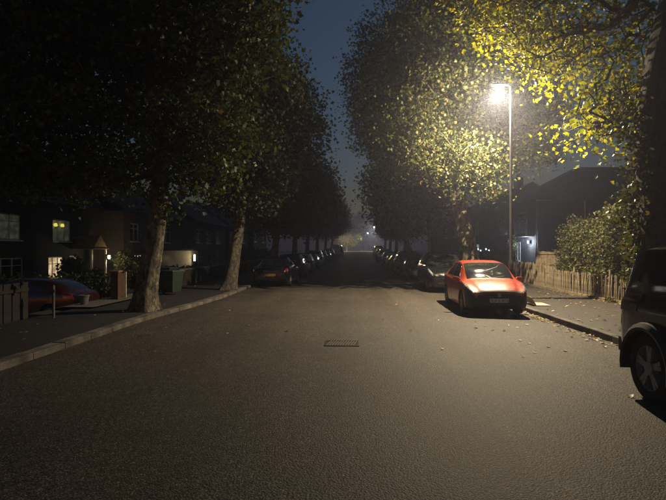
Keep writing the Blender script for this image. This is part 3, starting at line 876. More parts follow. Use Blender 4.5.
SHAPES = {
 # y, half width, bottom, shoulder, top, half roof width
 'hatch': dict(L=4.30, wheel=.325, fw=.86, rw=3.44, ww=.21, st=[
    (0, .62, .32, .61, .645, .48), (.05, .72, .24, .665, .71, .54), (.16, .80, .20, .725, .775, .58), (.40, .86, .18, .81, .87, .63), (.65, .885, .17, .875, .945, .67), (.92, .89, .17, .925, 1.005, .69),
    (1.4, .89, .17, .945, 1.28, .675), (1.85, .89, .17, .955, 1.45, .635), (2.5, .89, .17, .965, 1.51, .61), (3.2, .89, .17, .99, 1.47, .59), (3.7, .88, .19, 1.02, 1.31, .575), (4.05, .85, .24, 1.01, 1.08, .58), (4.22, .80, .28, .93, .98, .56), (4.30, .72, .36, .78, .84, .5)],
    ws=(.96, 1.80), rwn=(3.55, 3.98), sw=[((1.22, 1.80), (2.42, 2.42)), ((2.50, 2.50), (3.35, 3.12))]),
 'saloon': dict(L=4.45, wheel=.32, fw=.86, rw=3.55, ww=.2, st=[
    (0, .60, .34, .58, .62, .46), (.06, .72, .25, .64, .69, .54), (.2, .81, .20, .70, .76, .6), (.5, .87, .18, .79, .85, .64), (1.2, .88, .17, .88, .95, .68),
    (1.6, .88, .17, .90, 1.18, .645), (2.0, .88, .17, .92, 1.37, .59), (2.5, .88, .17, .93, 1.43, .575), (3.1, .88, .18, .94, 1.36, .56), (3.6, .87, .2, .94, 1.08, .6), (4.1, .85, .25, .92, .98, .62), (4.36, .78, .3, .86, .92, .56), (4.45, .70, .38, .74, .8, .5)],
    ws=(1.24, 1.94), rwn=(3.05, 3.55), sw=[((1.42, 1.92), (2.38, 2.38)), ((2.46, 2.46), (3.15, 2.95))]),
 'mpv': dict(L=4.55, wheel=.33, fw=.88, rw=3.65, ww=.21, st=[
    (0, .62, .36, .66, .72, .5), (.05, .74, .26, .74, .80, .56), (.18, .83, .22, .82, .89, .62), (.5, .89, .2, .93, 1.0, .68), (1.0, .91, .19, 1.0, 1.09, .72),
    (1.45, .92, .19, 1.02, 1.40, .69), (1.85, .92, .19, 1.03, 1.60, .65), (2.4, .92, .19, 1.04, 1.68, .64), (3.4, .92, .2, 1.05, 1.67, .63), (4.1, .91, .22, 1.06, 1.58, .62), (4.36, .88, .26, 1.04, 1.25, .64), (4.5, .82, .3, .95, 1.02, .6), (4.55, .76, .38, .82, .9, .55)],
    ws=(1.05, 1.82), rwn=(4.12, 4.36), sw=[((1.28, 1.76), (2.36, 2.36)), ((2.44, 2.44), (3.3, 3.3)), ((3.38, 3.38), (4.12, 3.98))]),
 'van': dict(L=4.9, wheel=.34, fw=.9, rw=3.9, ww=.22, st=[
    (0, .68, .36, .8, .88, .55), (.06, .8, .28, .9, .98, .62), (.25, .9, .24, 1.0, 1.1, .7), (.8, .94, .22, 1.1, 1.22, .76), (1.3, .95, .22, 1.12, 1.62, .76), (1.7, .95, .22, 1.14, 1.88, .76), (2.3, .95, .22, 1.15, 1.94, .78), (4.6, .95, .24, 1.15, 1.93, .78), (4.84, .93, .28, 1.15, 1.86, .76), (4.9, .9, .36, 1.1, 1.78, .74)],
    ws=(.92, 1.68), rwn=(4.86, 4.89), sw=[((1.1, 1.6), (2.1, 2.1))]),
 'offroad': dict(L=4.45, wheel=.395, fw=.72, rw=3.72, ww=.25, st=[
    (0, .74, .42, .98, 1.02, .66), (.04, .77, .38, 1.05, 1.1, .69), (.3, .78, .36, 1.1, 1.15, .70), (1.3, .80, .36, 1.14, 1.2, .72), (1.42, .80, .36, 1.15, 1.3, .72), (1.75, .80, .36, 1.16, 1.74, .70),
    (1.95, .80, .36, 1.16, 1.79, .695), (3.9, .80, .36, 1.16, 1.80, .69), (4.18, .80, .37, 1.16, 1.76, .685), (4.30, .79, .38, 1.16, 1.55, .70), (4.41, .78, .40, 1.14, 1.24, .69), (4.45, .76, .46, 1.05, 1.1, .67)],
    ws=(1.40, 1.72), rwn=(4.22, 4.36), sw=[((1.62, 1.78), (2.5, 2.5)), ((2.6, 2.6), (3.3, 3.3)), ((3.40, 3.40), (4.10, 3.98))]),
}
_cars = {}
class CarShape:
    def __init__(s, key):
        s.k = SHAPES[key]; st = np.array(s.k['st'])
        s.f = [pchip(st[:, 0], st[:, i]) for i in range(1, 6)]
        s.square = key in ('offroad', 'van')
    def ring(s, y):
        W, zb, zs, zt, wt = [f(y) for f in s.f]
        hd = zs - zb
        half = [(0, zb), (.86*W, zb), (.965*W, zb+.05), (.995*W, zb+.28*hd), (W, zb+.62*hd), (.985*W, zs-.05), (.955*W, zs),
                ((.955*W+wt)/2 + .02, (zs+zt-.045)/2), (wt, zt-.045), (wt*.8, zt-.013), (0, zt)]
        return half
    def P(s, y, j):
        h = s.ring(y)
        sg = 1
        if j > 10: j = 20 - j; sg = -1
        i = min(int(j), 9); t = j - i
        return Vector((sg * (h[i][0]*(1-t) + h[i+1][0]*t), y, h[i][1]*(1-t) + h[i+1][1]*t))
    def patch(s, y0, y1, j0, j1, off=.006, ny=6, nj=6):
        """y0,y1: (at j0, at j1); mesh lying off metres over the skin, with a skirt back to it"""
        mb = MB(); vs = []
        def nrm(y, j):
            e = .02
            a = s.P(y+e, j) - s.P(y-e, j); b = s.P(y, j+.05) - s.P(y, j-.05)
            n = b.cross(a)
            if n.length < 1e-9: return Vector((0, 0, 1))
            n.normalize()
            c = s.P(y, j); ref = Vector((c.x, 0, c.z - .6))
            return n if n.dot(ref) >= 0 else -n
        tot = (ny+1)*(nj+1)
        for lay in (off, -.012):
            for a in range(ny+1):
                for b in range(nj+1):
                    j = j0 + (j1-j0)*b/nj
                    u = b/nj
                    ya = y0[0]*(1-u)+y0[1]*u; yb = y1[0]*(1-u)+y1[1]*u
                    y = ya + (yb-ya)*a/ny
                    vs.append(s.P(y, j) + nrm(y, j)*lay)
        fs = []
        for a in range(ny):
            for b in range(nj):
                q = a*(nj+1)+b
                fs.append((q, q+1, q+nj+2, q+nj+1))
        edge = [a*(nj+1) for a in range(ny+1)] + [ny*(nj+1)+b for b in range(1, nj+1)] + [a*(nj+1)+nj for a in range(ny-1, -1, -1)] + [b for b in range(nj-1, 0, -1)]
        for p, q in zip(edge, edge[1:]+edge[:1]):
            fs.append((p, q, q+tot, p+tot))
        mb.add(vs, fs)
        return mb

def car_meshes(key):
    if key in _cars: return _cars[key]
    c = CarShape(key); k = c.k; L = k['L']; out = {}
    ys = sorted(set([round(v, 3) for v in list(np.linspace(0, .5, 9)) + list(np.linspace(.5, L-.4, 30)) + list(np.linspace(L-.4, L, 8))]))
    mb = MB(); vs, fs = [], []; n = 40
    for y in ys:
        for q in range(n):
            vs.append(c.P(y, q*20/n) if q <= n else None)
    # q runs 0..19.5: wraps underneath
    for i in range(len(ys)-1):
        for q in range(n):
            fs.append((i*n+q, i*n+(q+1) % n, (i+1)*n+(q+1) % n, (i+1)*n+q))
    fs.append(tuple(range(n-1, -1, -1))); fs.append(tuple((len(ys)-1)*n+q for q in range(n)))
    mb.add(vs, fs)
    dummy = M['black_plastic']
    me = mb.mesh('body', [dummy, dummy])
    bm = bmesh.new(); bm.from_mesh(me); bmesh.ops.remove_doubles(bm, verts=bm.verts, dist=1e-5); bmesh.ops.recalc_face_normals(bm, faces=bm.faces); bm.to_mesh(me); bm.free()
    bo = bpy.data.objects.new('tmp_body', me); COL.objects.link(bo)
    cut = MB(); rw = k['wheel'] + .05
    W = c.f[0](k['fw'])
    for yw in (k['fw'], k['rw']):
        for sg in (-1, 1):
            prof = [(rw, sg*(W-.30)), (rw, sg*(W+.3))]
            cut.lathe(prof, 'x', 28, 1, (0, yw, k['wheel']))
    cme = cut.mesh('cut', [dummy, dummy])
    bm = bmesh.new(); bm.from_mesh(cme); bmesh.ops.recalc_face_normals(bm, faces=bm.faces); bm.to_mesh(cme); bm.free()
    co = bpy.data.objects.new('tmp_cut', cme); COL.objects.link(co)
    md = bo.modifiers.new('b', 'BOOLEAN'); md.operation = 'DIFFERENCE'; md.object = co; md.solver = 'EXACT'
    dg = bpy.context.evaluated_depsgraph_get()
    res = bpy.data.meshes.new_from_object(bo.evaluated_get(dg))
    bpy.data.objects.remove(bo); bpy.data.objects.remove(co)
    res.polygons.foreach_set('use_smooth', [True]*len(res.polygons)); res.update(); res.set_sharp_from_angle(angle=R(32))
    while len(res.materials) < 2: res.materials.append(dummy)
    out['body'] = res
    G = lambda m: m.mesh('pane', M['glass'], 40)
    out['windscreen'] = G(c.patch((k['ws'][0]+.10, k['ws'][0]), (k['ws'][1], k['ws'][1]), 8.12, 10, ny=8).add([], []))
    # full windscreen spans both halves
    def both(ya, yb, j):
        a = c.patch((ya[0], ya[1]), (yb[0], yb[1]), j, 20-j, ny=8, nj=12); return a
    ws0, ws1 = k['ws']
    out['windscreen'] = G(both((ws0, ws0), (ws1, ws1), 8.1))
    out['rear_window'] = G(both((k['rwn'][0],)*2, (k['rwn'][1],)*2, 8.2))
    out['side'] = []
    for (a, b) in k['sw']:
        for sg in (0, 1):
            j0, j1 = 6.25, 7.85
            if sg: m_ = c.patch((a[0], a[1]), (b[0], b[1]), 20-j0, 20-j1)
            else: m_ = c.patch((a[0], a[1]), (b[0], b[1]), j0, j1)
            out['side'].append(G(m_))
    if key == 'offroad':
        hl = [MB().lathe([(.10, -.03), (.10, .0), (.07, .012)], 'y', 16, 0, (sg*.55, -.004, .86)) for sg in (-1, 1)]
        for h in hl: h.v = [(x, -y-.012, z) for x, y, z in h.v]
        out['headlight'] = [h.mesh('headlight', M['lens'], 40) for h in hl]
    else:
        out['headlight'] = [c.patch((.05, .10), (.55, .74), a, b, .010, 8, 5).mesh('headlight', M['lens'], 40) for a, b in ((5.1, 6.55), (14.9, 13.45))]
    out['tail_light'] = [c.patch((L-.42, L-.5), (L-.03, L-.05), a, b, .008).mesh('tail_light', M['tail'], 40) for a, b in ((4.6, 6.2), (15.4, 13.8))]
    out['arch'] = None
    # handles, door seams as thin dark strips on the skin
    hs = []
    for (a, b) in k['sw'][:2]:
        for j in (5.35, 14.65):
            j2 = j - .3 if j < 10 else j + .3
            hs.append(c.patch((b[0]-.26,)*2, (b[0]-.08,)*2, j2, j, .022, 4, 2).mesh('door_handle', None or M['black_plastic'], 40))
    out['door_handle'] = hs
    seams = []
    for ys_ in [k['sw'][0][0][0]-.12] + [b[0]+.04 for a, b in k['sw'][:2]]:
        for j0, j1 in ((2.2, 6.2), (17.8, 13.8)):
            p = c.patch((ys_,)*2, (ys_+.012,)*2, j0, j1, .0015, 1, 10); seams.append(p.mesh('door_seam', M['black_plastic']))
    out['seams'] = seams
    r = k['wheel']; w = k['ww']
    ty = MB().lathe([(r*.66, -w/2), (r*.9, -w/2), (r*.985, -w*.4), (r, -w*.2), (r, w*.2), (r*.985, w*.4), (r*.9, w/2), (r*.66, w/2), (r*.64, 0), (r*.66, -w/2)], 'x', 32, caps=False)
    out['tyre'] = ty.mesh('tyre', M['rubber'], 35)
    rm = MB()
    rm.lathe([(r*.665, -w*.44), (r*.665, w*.44), (r*.62, w*.46), (r*.60, w*.2), (r*.60, -w*.2), (r*.62, -w*.46), (r*.665, -w*.44)], 'x', 28, caps=False)
    for q in range(5):
        a = 2*math.pi*q/5
        for da in (-.13, .13):
            T_ = Matrix.Rotation(a+da, 4, 'X')
            rm.box((-w*.43, -.022, r*.1), (w*.43, .022, r*.63), mat=T_)
    rm.lathe([(r*.2, -w*.46), (r*.2, w*.46), (r*.12, w*.48)], 'x', 14)
    rm.lathe([(r*.55, -w*.1), (r*.55, w*.1)], 'x', 20, 1)
    out['rim'] = rm.mesh('rim', [M['alloy'], M['black_plastic']], 35)
    W1 = c.P(ws0+.35, 6)
    mi = []
    for sg in (-1, 1):
        m_ = MB(); vs, fs = [], []
        prof = [(0, .35), (.03, .9), (.10, 1.0), (.17, .95), (.21, .55)]
        for t, s_ in prof:
            for q in range(8):
                a = 2*math.pi*q/8 + .39
                vs.append((sg*(W1.x-.01+t), ws0+.30 + .06*s_*math.cos(a), W1.z+.03+.075*s_*math.sin(a)))
        for i in range(4):
            for q in range(8): fs.append((i*8+q, i*8+(q+1) % 8, (i+1)*8+(q+1) % 8, (i+1)*8+q))
        fs += [tuple(range(8)), tuple(32+q for q in range(8))]
        m_.add(vs, fs); m_.box((sg*(W1.x-.03)-.03, ws0+.27, W1.z-.03), (sg*(W1.x-.03)+.03, ws0+.33, W1.z+.03))
        mi.append(m_.mesh('mirror', M['black_plastic'], 40))
    out['mirror'] = mi
    zf = c.f[2](0)
    gr = MB()
    for q in range(4):
        gr.box((-.46+.02*q, -.012, zf-.005-.026*q), (.46-.02*q, .03, zf+.012-.026*q))
    out['grille'] = gr.mesh('grille', M['black_plastic'])
    out['intake'] = MB().box((-.55, -.010, c.f[1](0)+.015), (.55, .03, c.f[1](0)+.085)).mesh('intake', M['black_plastic'])
    out['shape'] = c
    _cars[key] = out
    return out

def repaint(me, *mats):
    m2 = me.copy()
    for i, m_ in enumerate(mats): m2.materials[i] = m_
    return m2

def number_plate(parent, y, z, face, mat, rr):
    root = MB().box((-.26, y-.008, z-.055), (.26, y+.008, z+.055)).build('number_plate', mat, parent)
    # worn characters, too small and soft to read in the picture
    mb = MB()
    yy = y + face*.0095
    for q in range(7):
        x = -.215 + q*.062 + (.05 if q > 3 else 0)
        for p in range(3):
            a = rr.choice(((0, 0, .010, .07), (.026, 0, .036, .07), (0, .060, .036, .070), (0, 0, .036, .010), (0, .030, .036, .040)))
            mb.box((x+a[0], yy-.001-.0004*p, z-.035+a[1]), (x+a[2], yy+.001+.0004*p, z-.035+a[3]))
    mb.build('plate_characters', M['plate_ink'], root)

def car(key, paint, loc, label, rz=0, group='cars parked along the kerb', detail=True, seed=1, trim=None):
    o = car_meshes(key); k = SHAPES[key]; c = o['shape']; L = k['L']
    root = empty('parked_car', loc, rz); tag(root, label, 'car', group)
    # centre the origin on the car's middle
    sub = []
    def part(name, me, parent=root, loc=None):
        q = link(name, me, parent, loc if loc is not None else ((0, -L/2, 0) if parent is root else None)); return q
    part('body', repaint(o['body'], paint, M['black_plastic']))
    part('windscreen', o['windscreen']); part('rear_window', o['rear_window'])
    for m_ in o['side']: part('side_window', m_)
    for m_ in o['headlight']: part('headlight', m_)
    for m_ in o['tail_light']: part('tail_light', repaint(m_, M['tail'] if key != 'offroad' else M['tail_dark']))
    for sg in (-1, 1):
        for yw in (k['fw'], k['rw']):
            wx = c.f[0](yw) - k['ww']/2 - .012 + (0.06 if key == 'offroad' else 0)
            w = empty('wheel', (sg*wx, yw - L/2, k['wheel'])); w.parent = root
            part('tyre', o['tyre'], w); part('rim', o['rim'], w)
    for m_ in o['mirror']: part('mirror', repaint(m_, trim or paint))
    part('grille', o['grille'])
    if detail:
        part('intake', o['intake'])
        for m_ in o['door_handle']: part('door_handle', repaint(m_, trim or paint))
        for m_ in o['seams']: part('door_seam', m_)
    rr = random.Random(seed)
    zf = c.f[2](0)
    holder = MB().box((-.265, -.012, zf-.215), (.265, .02, zf-.10)).build('plate_holder', M['black_plastic'], root, loc=(0, -L/2, 0))
    zr = (c.f[1](L) + c.f[2](L))/2
    p1 = empty('front_plate', (0, -L/2, 0)); p1.parent = root
    number_plate(p1, -.02, zf-.157, -1, M['plate'], rr)
    p2 = empty('rear_plate', (0, -L/2, 0)); p2.parent = root
    number_plate(p2, L+.006, zr+.02, 1, M['plate_yellow'], rr)
    return root

M['tail_dark'] = pm('smoked_lamp_lens', (0.03, 0.006, 0.006), None, .3)
P = {
 'red': paint_mat('red_paint', (0.45, 0.055, 0.018), .30),
 'maroon': paint_mat('dark_red_paint', (0.028, 0.005, 0.004)),
 'black': paint_mat('black_paint', (0.005, 0.005, 0.006), .22),
 'offblack': paint_mat('dull_black_paint', (0.008, 0.008, 0.010), .22),
 'charcoal': paint_mat('charcoal_paint', (0.024, 0.025, 0.028)),
 'navy': paint_mat('navy_paint', (0.010, 0.015, 0.034)),
 'grey': paint_mat('grey_paint', (0.09, 0.09, 0.095)),
 'silver': paint_mat('silver_paint', (0.34, 0.35, 0.36)),
 'white': paint_mat('white_paint_car', (0.62, 0.62, 0.60)),
 'green': paint_mat('bottle_green_paint', (0.012, 0.03, 0.02)),
}
def kx(y, side):
    return (kerb_right(y) - .98 if side > 0 else kerb_left(y) + 1.0)
rc = car('hatch', P['red'], (3.86, 13.05 + 2.15, road_z(4, 15)), 'bright red hatchback parked under the lit street lamp', R(-1.5), seed=4)
# dark nose trim; the unlit front's shade is painted in as black too
rc.scale = (.93, .98, .955)
def nose_trim():
    c = _cars['hatch']['shape']; L = 4.3
    c.patch((.035, .035), (.10, .075), 6.75, 13.25, .007, 3, 12).build('nose_trim', M['black_plastic'], rc, 40, (0, -L/2, 0))
    bd_ = rc.children[0].data
    for f_ in bd_.polygons:
        if f_.center.y < .42 and f_.center.z < .545 + .12 * f_.center.y: f_.material_index = 1  # black for trim and for the shade on the lower front
    bmp = MB().box((-.56, -.008, .345), (.56, .03, .60)); bmp.build('bumper_trim_shade', M['black_plastic'], rc, None, (0, -L/2, 0))
    c.patch((.012, .012), (.38, .42), 1.9, 5.0, .006, 6, 6).build('bumper_trim_shade', M['black_plastic'], rc, 40, (0, -L/2, 0))
    c.patch((.012, .012), (.38, .42), 18.1, 15.0, .006, 6, 6).build('bumper_trim_shade', M['black_plastic'], rc, 40, (0, -L/2, 0))
    for sg in (-1, 1):
        MB().tube([(sg*.05 - .05, 0.92, 1.008), (sg*.32 + .1, 1.00, 1.055)], .005, 5).build('wiper', M['black_plastic'], rc, None, (0, -L/2, 0.012))
    for a, b in ((2.6, 4.0), (17.4, 16.0)):
        c.patch((.10, .10), (.24, .24), a, b, .006, 3, 4).build('fog_lamp_recess', M['black_plastic'], rc, 40, (0, -L/2, 0))
    MB().lathe([(.05, -.012), (.05, .004), (.03, .008)], 'y', 14, 0, (0, -.006, .625)).build('badge', M['alloy'], rc, 40, (0, -L/2, -.03))
nose_trim()
car('mpv', P['offblack'], (kx(22, 1) + .05, 20.1 + 2.27, road_z(4, 22)), 'black people carrier with glinting headlamp parked right behind the red hatchback', R(-1), seed=5)
right_cars = [('saloon', 'charcoal', 27.6, 'charcoal saloon parked behind the black people carrier'), ('mpv', 'black', 33.0, 'tall black car parked beneath the dark tree on the lamp side'),
    ('hatch', 'navy', 38.4, 'dark blue hatchback fourth behind the red hatchback'), ('saloon', 'offblack', 43.8, 'black saloon parked by the forked tree'),
    ('hatch', 'charcoal', 50.0, 'charcoal hatchback just past the forked tree'), ('mpv', 'navy', 58.5, 'dark people carrier on the lamp side, last before the gap'),
    ('hatch', 'charcoal', 72.0, 'small dark hatchback on the lamp side after the gap'), ('saloon', 'silver', 80.0, 'pale silver saloon far along the lamp side'), ('mpv', 'white', 88.5, 'white people carrier far along the lamp side'), ('hatch', 'grey', 98, 'grey hatchback at the crest on the lamp side')]
for q, (s, p_, y, lb) in enumerate(right_cars):
    car(s, P[p_], (kx(y, 1), y + 2.2, road_z(4, y)), lb, R((q % 3) - 1), detail=q < 3, seed=20 + q)
left_cars = [('saloon', 'black', 23.2, 'black saloon nearest along the dark kerb, by the slim straight trunk'), ('hatch', 'charcoal', 29.2, 'charcoal hatchback second along the dark kerb'),
    ('hatch', 'silver', 36.2, 'silver hatchback third along the dark kerb'), ('saloon', 'grey', 42.6, 'grey saloon parked past the silver hatchback'), ('mpv', 'white', 48.8, 'white people carrier halfway along the dark kerb'),
    ('hatch', 'black', 56.5, 'black hatchback past the white people carrier on the dark kerb'), ('saloon', 'charcoal', 64, 'charcoal saloon in the darkest stretch of the far kerb'), ('hatch', 'grey', 72, 'grey hatchback well past the midway point of the dark kerb'), ('van', 'white', 86, 'white van parked far off on the dark kerb side'), ('mpv', 'charcoal', 100, 'dark people carrier farthest along the dark kerb')]
for q, (s, p_, y, lb) in enumerate(left_cars):
    car(s, P[p_], (kx(y, -1), y + 2.2, road_z(-4, y)), lb, R(180 + (q % 3) - 1), detail=q < 2, seed=40 + q)
# car standing in a drive, tail to the street
car('hatch', P['maroon'], (-11.25, 17.0, gz(-11.25, 17.0) + .09), 'dark red hatchback standing in a driveway with its tail to the street', R(-90), group='cars off the street', seed=60)
# the off-roader at the frame edge, facing the camera
jr = car('offroad', P['black'], (4.22, 2.13 + 2.225, road_z(4, 5)), 'black boxy off-roader in the foreground cut by the frame', R(0), seed=61)
def offroad_extras():
    k = SHAPES['offroad']; L = k['L']
    for sg in (-1, 1):
        for yw in (k['fw'], k['rw']):
            mb = MB(); vs, fs = [], []
            r0 = k['wheel'] + .035
            n = 16
            for q in range(n + 1):
                a = R(-12 + 204 * q / n)
                cy, cz = math.cos(a), math.sin(a)
                for (dr, dx) in ((0, .70), (0, .905), (.035, .915), (.085, .88), (.10, .78)):
                    rr_ = r0 + dr
                    vs.append((sg*dx, yw + rr_*cy, k['wheel'] + rr_*cz))
            for q in range(n):
                for e in range(4): fs.append((q*5+e, q*5+e+1, (q+1)*5+e+1, (q+1)*5+e))
            mb.add(vs, fs)
            mb.build('wheel_arch_flare', M['black_plastic'], jr, 40, (0, -L/2, 0))
    MB().box((-.72, L-.02, .44), (.72, L+.13, .62)).build('rear_bumper', M['black_plastic'], jr, None, (0, -L/2, 0))
    MB().box((-.74, -.12, .46), (.74, .03, .66)).build('front_bumper', M['black_plastic'], jr, None, (0, -L/2, 0))
    MB().tube([(-.86, 1.2, .40), (-.86, 3.25, .40)], .04, 8).build('side_step', M['black_plastic'], jr, 50, (0, -L/2, 0))
    MB().tube([(.86, 1.2, .40), (.86, 3.25, .40)], .04, 8).build('side_step', M['black_plastic'], jr, 50, (0, -L/2, 0))
    sp = empty('spare_wheel', (0, L/2 + .16, .95)); sp.parent = jr; sp.rotation_euler = (0, 0, R(90))
    link('tyre', _cars['offroad']['tyre'], sp); link('rim', _cars['offroad']['rim'], sp)
offroad_extras()

# ------------------------------------------------------------------ houses
def wall_panel(mb, W, H, rects, depth=.14, x0=0.0, y=0.0):
    xs = sorted(set([x0, x0+W] + [r[0] for r in rects] + [r[2] for r in rects]))
    zs = sorted(set([0, H] + [r[1] for r in rects] + [r[3] for r in rects]))
    for a, b in zip(xs[:-1], xs[1:]):
        for c_, d in zip(zs[:-1], zs[1:]):
            mx, mz = (a+b)/2, (c_+d)/2
            if any(r[0] < mx < r[2] and r[1] < mz < r[3] for r in rects): continue
            mb.add([(a, y, c_), (b, y, c_), (b, y, d), (a, y, d)], [(0, 1, 2, 3)])
    for r in rects:
        a, c_, b, d = r
        mb.add([(a, y, c_), (b, y, c_), (b, y, d), (a, y, d), (a, y+depth, c_), (b, y+depth, c_), (b, y+depth, d), (a, y+depth, d)],
               [(0, 4, 5, 1), (1, 5, 6, 2), (2, 6, 7, 3), (3, 7, 4, 0)])

def window(root, r, pane_mat, y=.14, frame=None, mull=1, transom=True):
    frame = frame or M['white_paint']
    a, c_, b, d = r
    w = empty('window', ((a+b)/2, y, c_)); w.parent = root
    hw, h = (b-a)/2, d-c_
    MB().add([(-hw, 0, 0), (hw, 0, 0), (hw, 0, h), (-hw, 0, h)], [(0, 1, 2, 3)]).build('pane', pane_mat, w, loc=(0, -.012, 0))
    f = MB(); t = .055
    f.box((-hw, -.07, 0), (hw, -.02, t)); f.box((-hw, -.07, h-t), (hw, -.02, h))
    f.box((-hw, -.068, t), (-hw+t, -.02, h-t)); f.box((hw-t, -.068, t), (hw, -.02, h-t))
    for q in range(mull):
        x = -hw + (q+1)*2*hw/(mull+1)
        f.box((x-.03, -.066, t), (x+.03, -.02, h-t))
    if transom: f.box((-hw+t, -.064, h*.72-.02), (hw-t, -.022, h*.72+.02))
    f.build('frame', frame, w)
    MB().box((-hw-.06, -.20, -.06), (hw+.06, -.015, -.002)).build('sill', frame, w)
    return w

def house(label, loc, rz, W, D, H, roof_h, wins, wall, door=None, hip=False, name='house', chimney=True, eave=.35, group='houses set back from the street'):
    """front at local y=0 facing -y. wins: (x0,z0,x1,z1,pane key,mullions)"""
    root = empty(name, loc, rz); tag(root, label, 'house', group)
    rects = [w[:4] for w in wins] + ([door[:4]] if door else [])
    mb = MB(); wall_panel(mb, W, H, rects)
    mb.add([(0, 0, 0), (0, D, 0), (0, D, H), (0, 0, H)], [(0, 3, 2, 1)])
    mb.add([(W, 0, 0), (W, D, 0), (W, D, H), (W, 0, H)], [(0, 1, 2, 3)])
    mb.add([(0, D, 0), (W, D, 0), (W, D, H), (0, D, H)], [(3, 2, 1, 0)])
    if not hip:
        mb.add([(0, 0, H), (0, D, H), (0, D/2, H+roof_h)], [(0, 2, 1)]); mb.add([(W, 0, H), (W, D, H), (W, D/2, H+roof_h)], [(0, 1, 2)])
    mb.build('wall', wall, root)
    rf = MB(); e = eave; k = roof_h/(D/2)
    zl = H - e*k
    ix = (D/2 if hip else -e)
    ridge0, ridge1 = (min(D/2, W*.35), W - min(D/2, W*.35)) if hip else (-e, W+e)
    th = .14
    lo = [(-e, -e, zl), (W+e, -e, zl), (W+e, D+e, zl), (-e, D+e, zl), (ridge0, D/2, H+roof_h+.02), (ridge1, D/2, H+roof_h+.02)]
    hi = [(x, y, z+th) for x, y, z in lo]
    rf.add(lo+hi, [(6, 7, 11, 10), (8, 9, 10, 11), (9, 6, 10), (7, 8, 11), (1, 0, 4, 5), (3, 2, 5, 4), (0, 3, 4), (2, 1, 5), (0, 1, 7, 6), (1, 2, 8, 7), (2, 3, 9, 8), (3, 0, 6, 9)])
    ro = rf.build('roof', M['roof'], root)
    ch = MB(); cx = W*.62 if chimney else W*.86
    ch.box((cx, D/2-.35, H+roof_h-.5), (cx+.9, D/2+.35, H+roof_h+1.1))
    for q in (.2, .65): ch.lathe([(.11, H+roof_h+1.1), (.09, H+roof_h+1.5)], 'z', 10, 0, (cx+q, D/2, 0))
    ch.build('chimney', wall, ro)
    MB().tube([(-e, -e-.05, zl+.03), (W+e, -e-.05, zl+.03)], .055, 8).build('gutter', M['black_plastic'], root)
    for w in wins: window(root, w[:4], M[w[4]], mull=w[5])
    if door:
        a, c_, b, d = door[:4]
        dr = empty('door', ((a+b)/2, .12, c_)); dr.parent = root
        hw = (b-a)/2
        MB().box((-hw+.06, -.02, 0), (hw-.06, .02, d-c_-.06)).build('door_leaf', M[door[4]], dr)
        f = MB(); f.box((-hw, -.05, 0), (-hw+.055, .03, d-c_)); f.box((hw-.055, -.05, 0), (hw, .03, d-c_)); f.box((-hw+.055, -.05, d-c_-.055), (hw-.055, .03, d-c_))
        f.build('door_frame', M['white_paint'], dr)
        MB().tube([(hw-.14, -.06, .98), (hw-.14, -.025, .98)], .02, 8).build('handle', M['alloy'], dr)
    return root

ZL = -0.80
# house with the lit porch: front plane x=-17, local x runs along +Y from y=21
hA = house('dark brick house with lit porch and one lamplit upstairs window', (-17, 20.5, ZL), R(90), 12.4, 8, 5.4, 2.6,
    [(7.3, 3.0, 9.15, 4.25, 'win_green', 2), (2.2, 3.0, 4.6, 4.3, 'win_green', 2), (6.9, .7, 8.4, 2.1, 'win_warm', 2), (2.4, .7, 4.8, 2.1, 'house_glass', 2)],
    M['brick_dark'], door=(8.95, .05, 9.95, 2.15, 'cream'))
# bulbs behind the upstairs curtain
for q, (x, z) in enumerate(((7.62, 4.0), (8.25, 3.97))):
    pass
def curtain_lamps():
    root = empty('wall_lamp', (-17.10, 28.2, ZL + 3.95)); tag(root, 'pair of small yellow lamps glowing in the upstairs window', 'lamps')
    for y in (-.12, .55):
        MB().lathe([(.05, -.10), (.11, -.06), (.07, .09)], 'z', 10).build('shade', M['win_bulb'], root, 50, (.10, y, 0))
        MB().tube([(.1, y, -.1), (.1, y, -.2), (.0, y, -.2)], .012, 6).build('arm', M['iron'], root)
curtain_lamps()
def porch():
    root = empty('porch', (-17, 29.9, ZL)); tag(root, 'tile hung porch canopy lit warm over the white front door', 'porch')
    mb = MB()   # sloping tiled canopy
    for q in range(7):
        x0 = .05 + q*.19; z0 = 3.25 - q*.11
        mb.box((x0, -.2 - .02*q, z0-.05), (x0+.24, 1.5 + .02*q, z0), jit=.004, rng=rng)
    mb.build('canopy_tiles', M['tile_hung'], root)
    g = MB().add([(1.36, -.3, 2.55), (1.36, 1.6, 2.55), (1.36, .65, 3.45), (.02, -.3, 2.55), (.02, 1.6, 2.55), (.02, .65, 3.45)], [(0, 1, 2), (3, 5, 4), (0, 2, 5, 3), (1, 4, 5, 2), (0, 3, 4, 1)])
    g.build('gable', M['tile_hung'], root)
    for y in (-.2, 1.5): MB().box((1.2, y-.05, -.1), (1.3, y+.05, 2.55)).build('post', M['white_paint'], root)
porch()
pl = empty('porch_lamp', (-15.52, 31.4, ZL + 2.05)); tag(pl, 'glowing porch lamp beside the white front door', 'porch lamp')
MB().box((-.15, -.06, -.14), (-.11, .06, .14)).build('back_plate', M['iron'], pl)
MB().lathe([(.05, -.12), (.075, -.05), (.075, .06), (.04, .12)], 'z', 12).build('globe', M['porch_glow'], pl, 50)
ld = bpy.data.lights.new('porch_light', 'POINT'); ld.energy = 36; ld.color = (1, .86, .45); ld.shadow_soft_size = .08
lo = bpy.data.objects.new('porch_light', ld); COL.objects.link(lo); lo.parent = pl; lo.location = (.28, 0, -.02)
bush('shrub', 'yellow green shrub glowing beside the lit porch', [(-15.0, 32.7, .7, .9, 1.1, 1.1), (-14.8, 34.1, .6, .8, .9, .9), (-15.0, 32.4, .0, .7, .6, .6)], 5200, .12, 31, M['leaf_olive'], zbase=ZL)
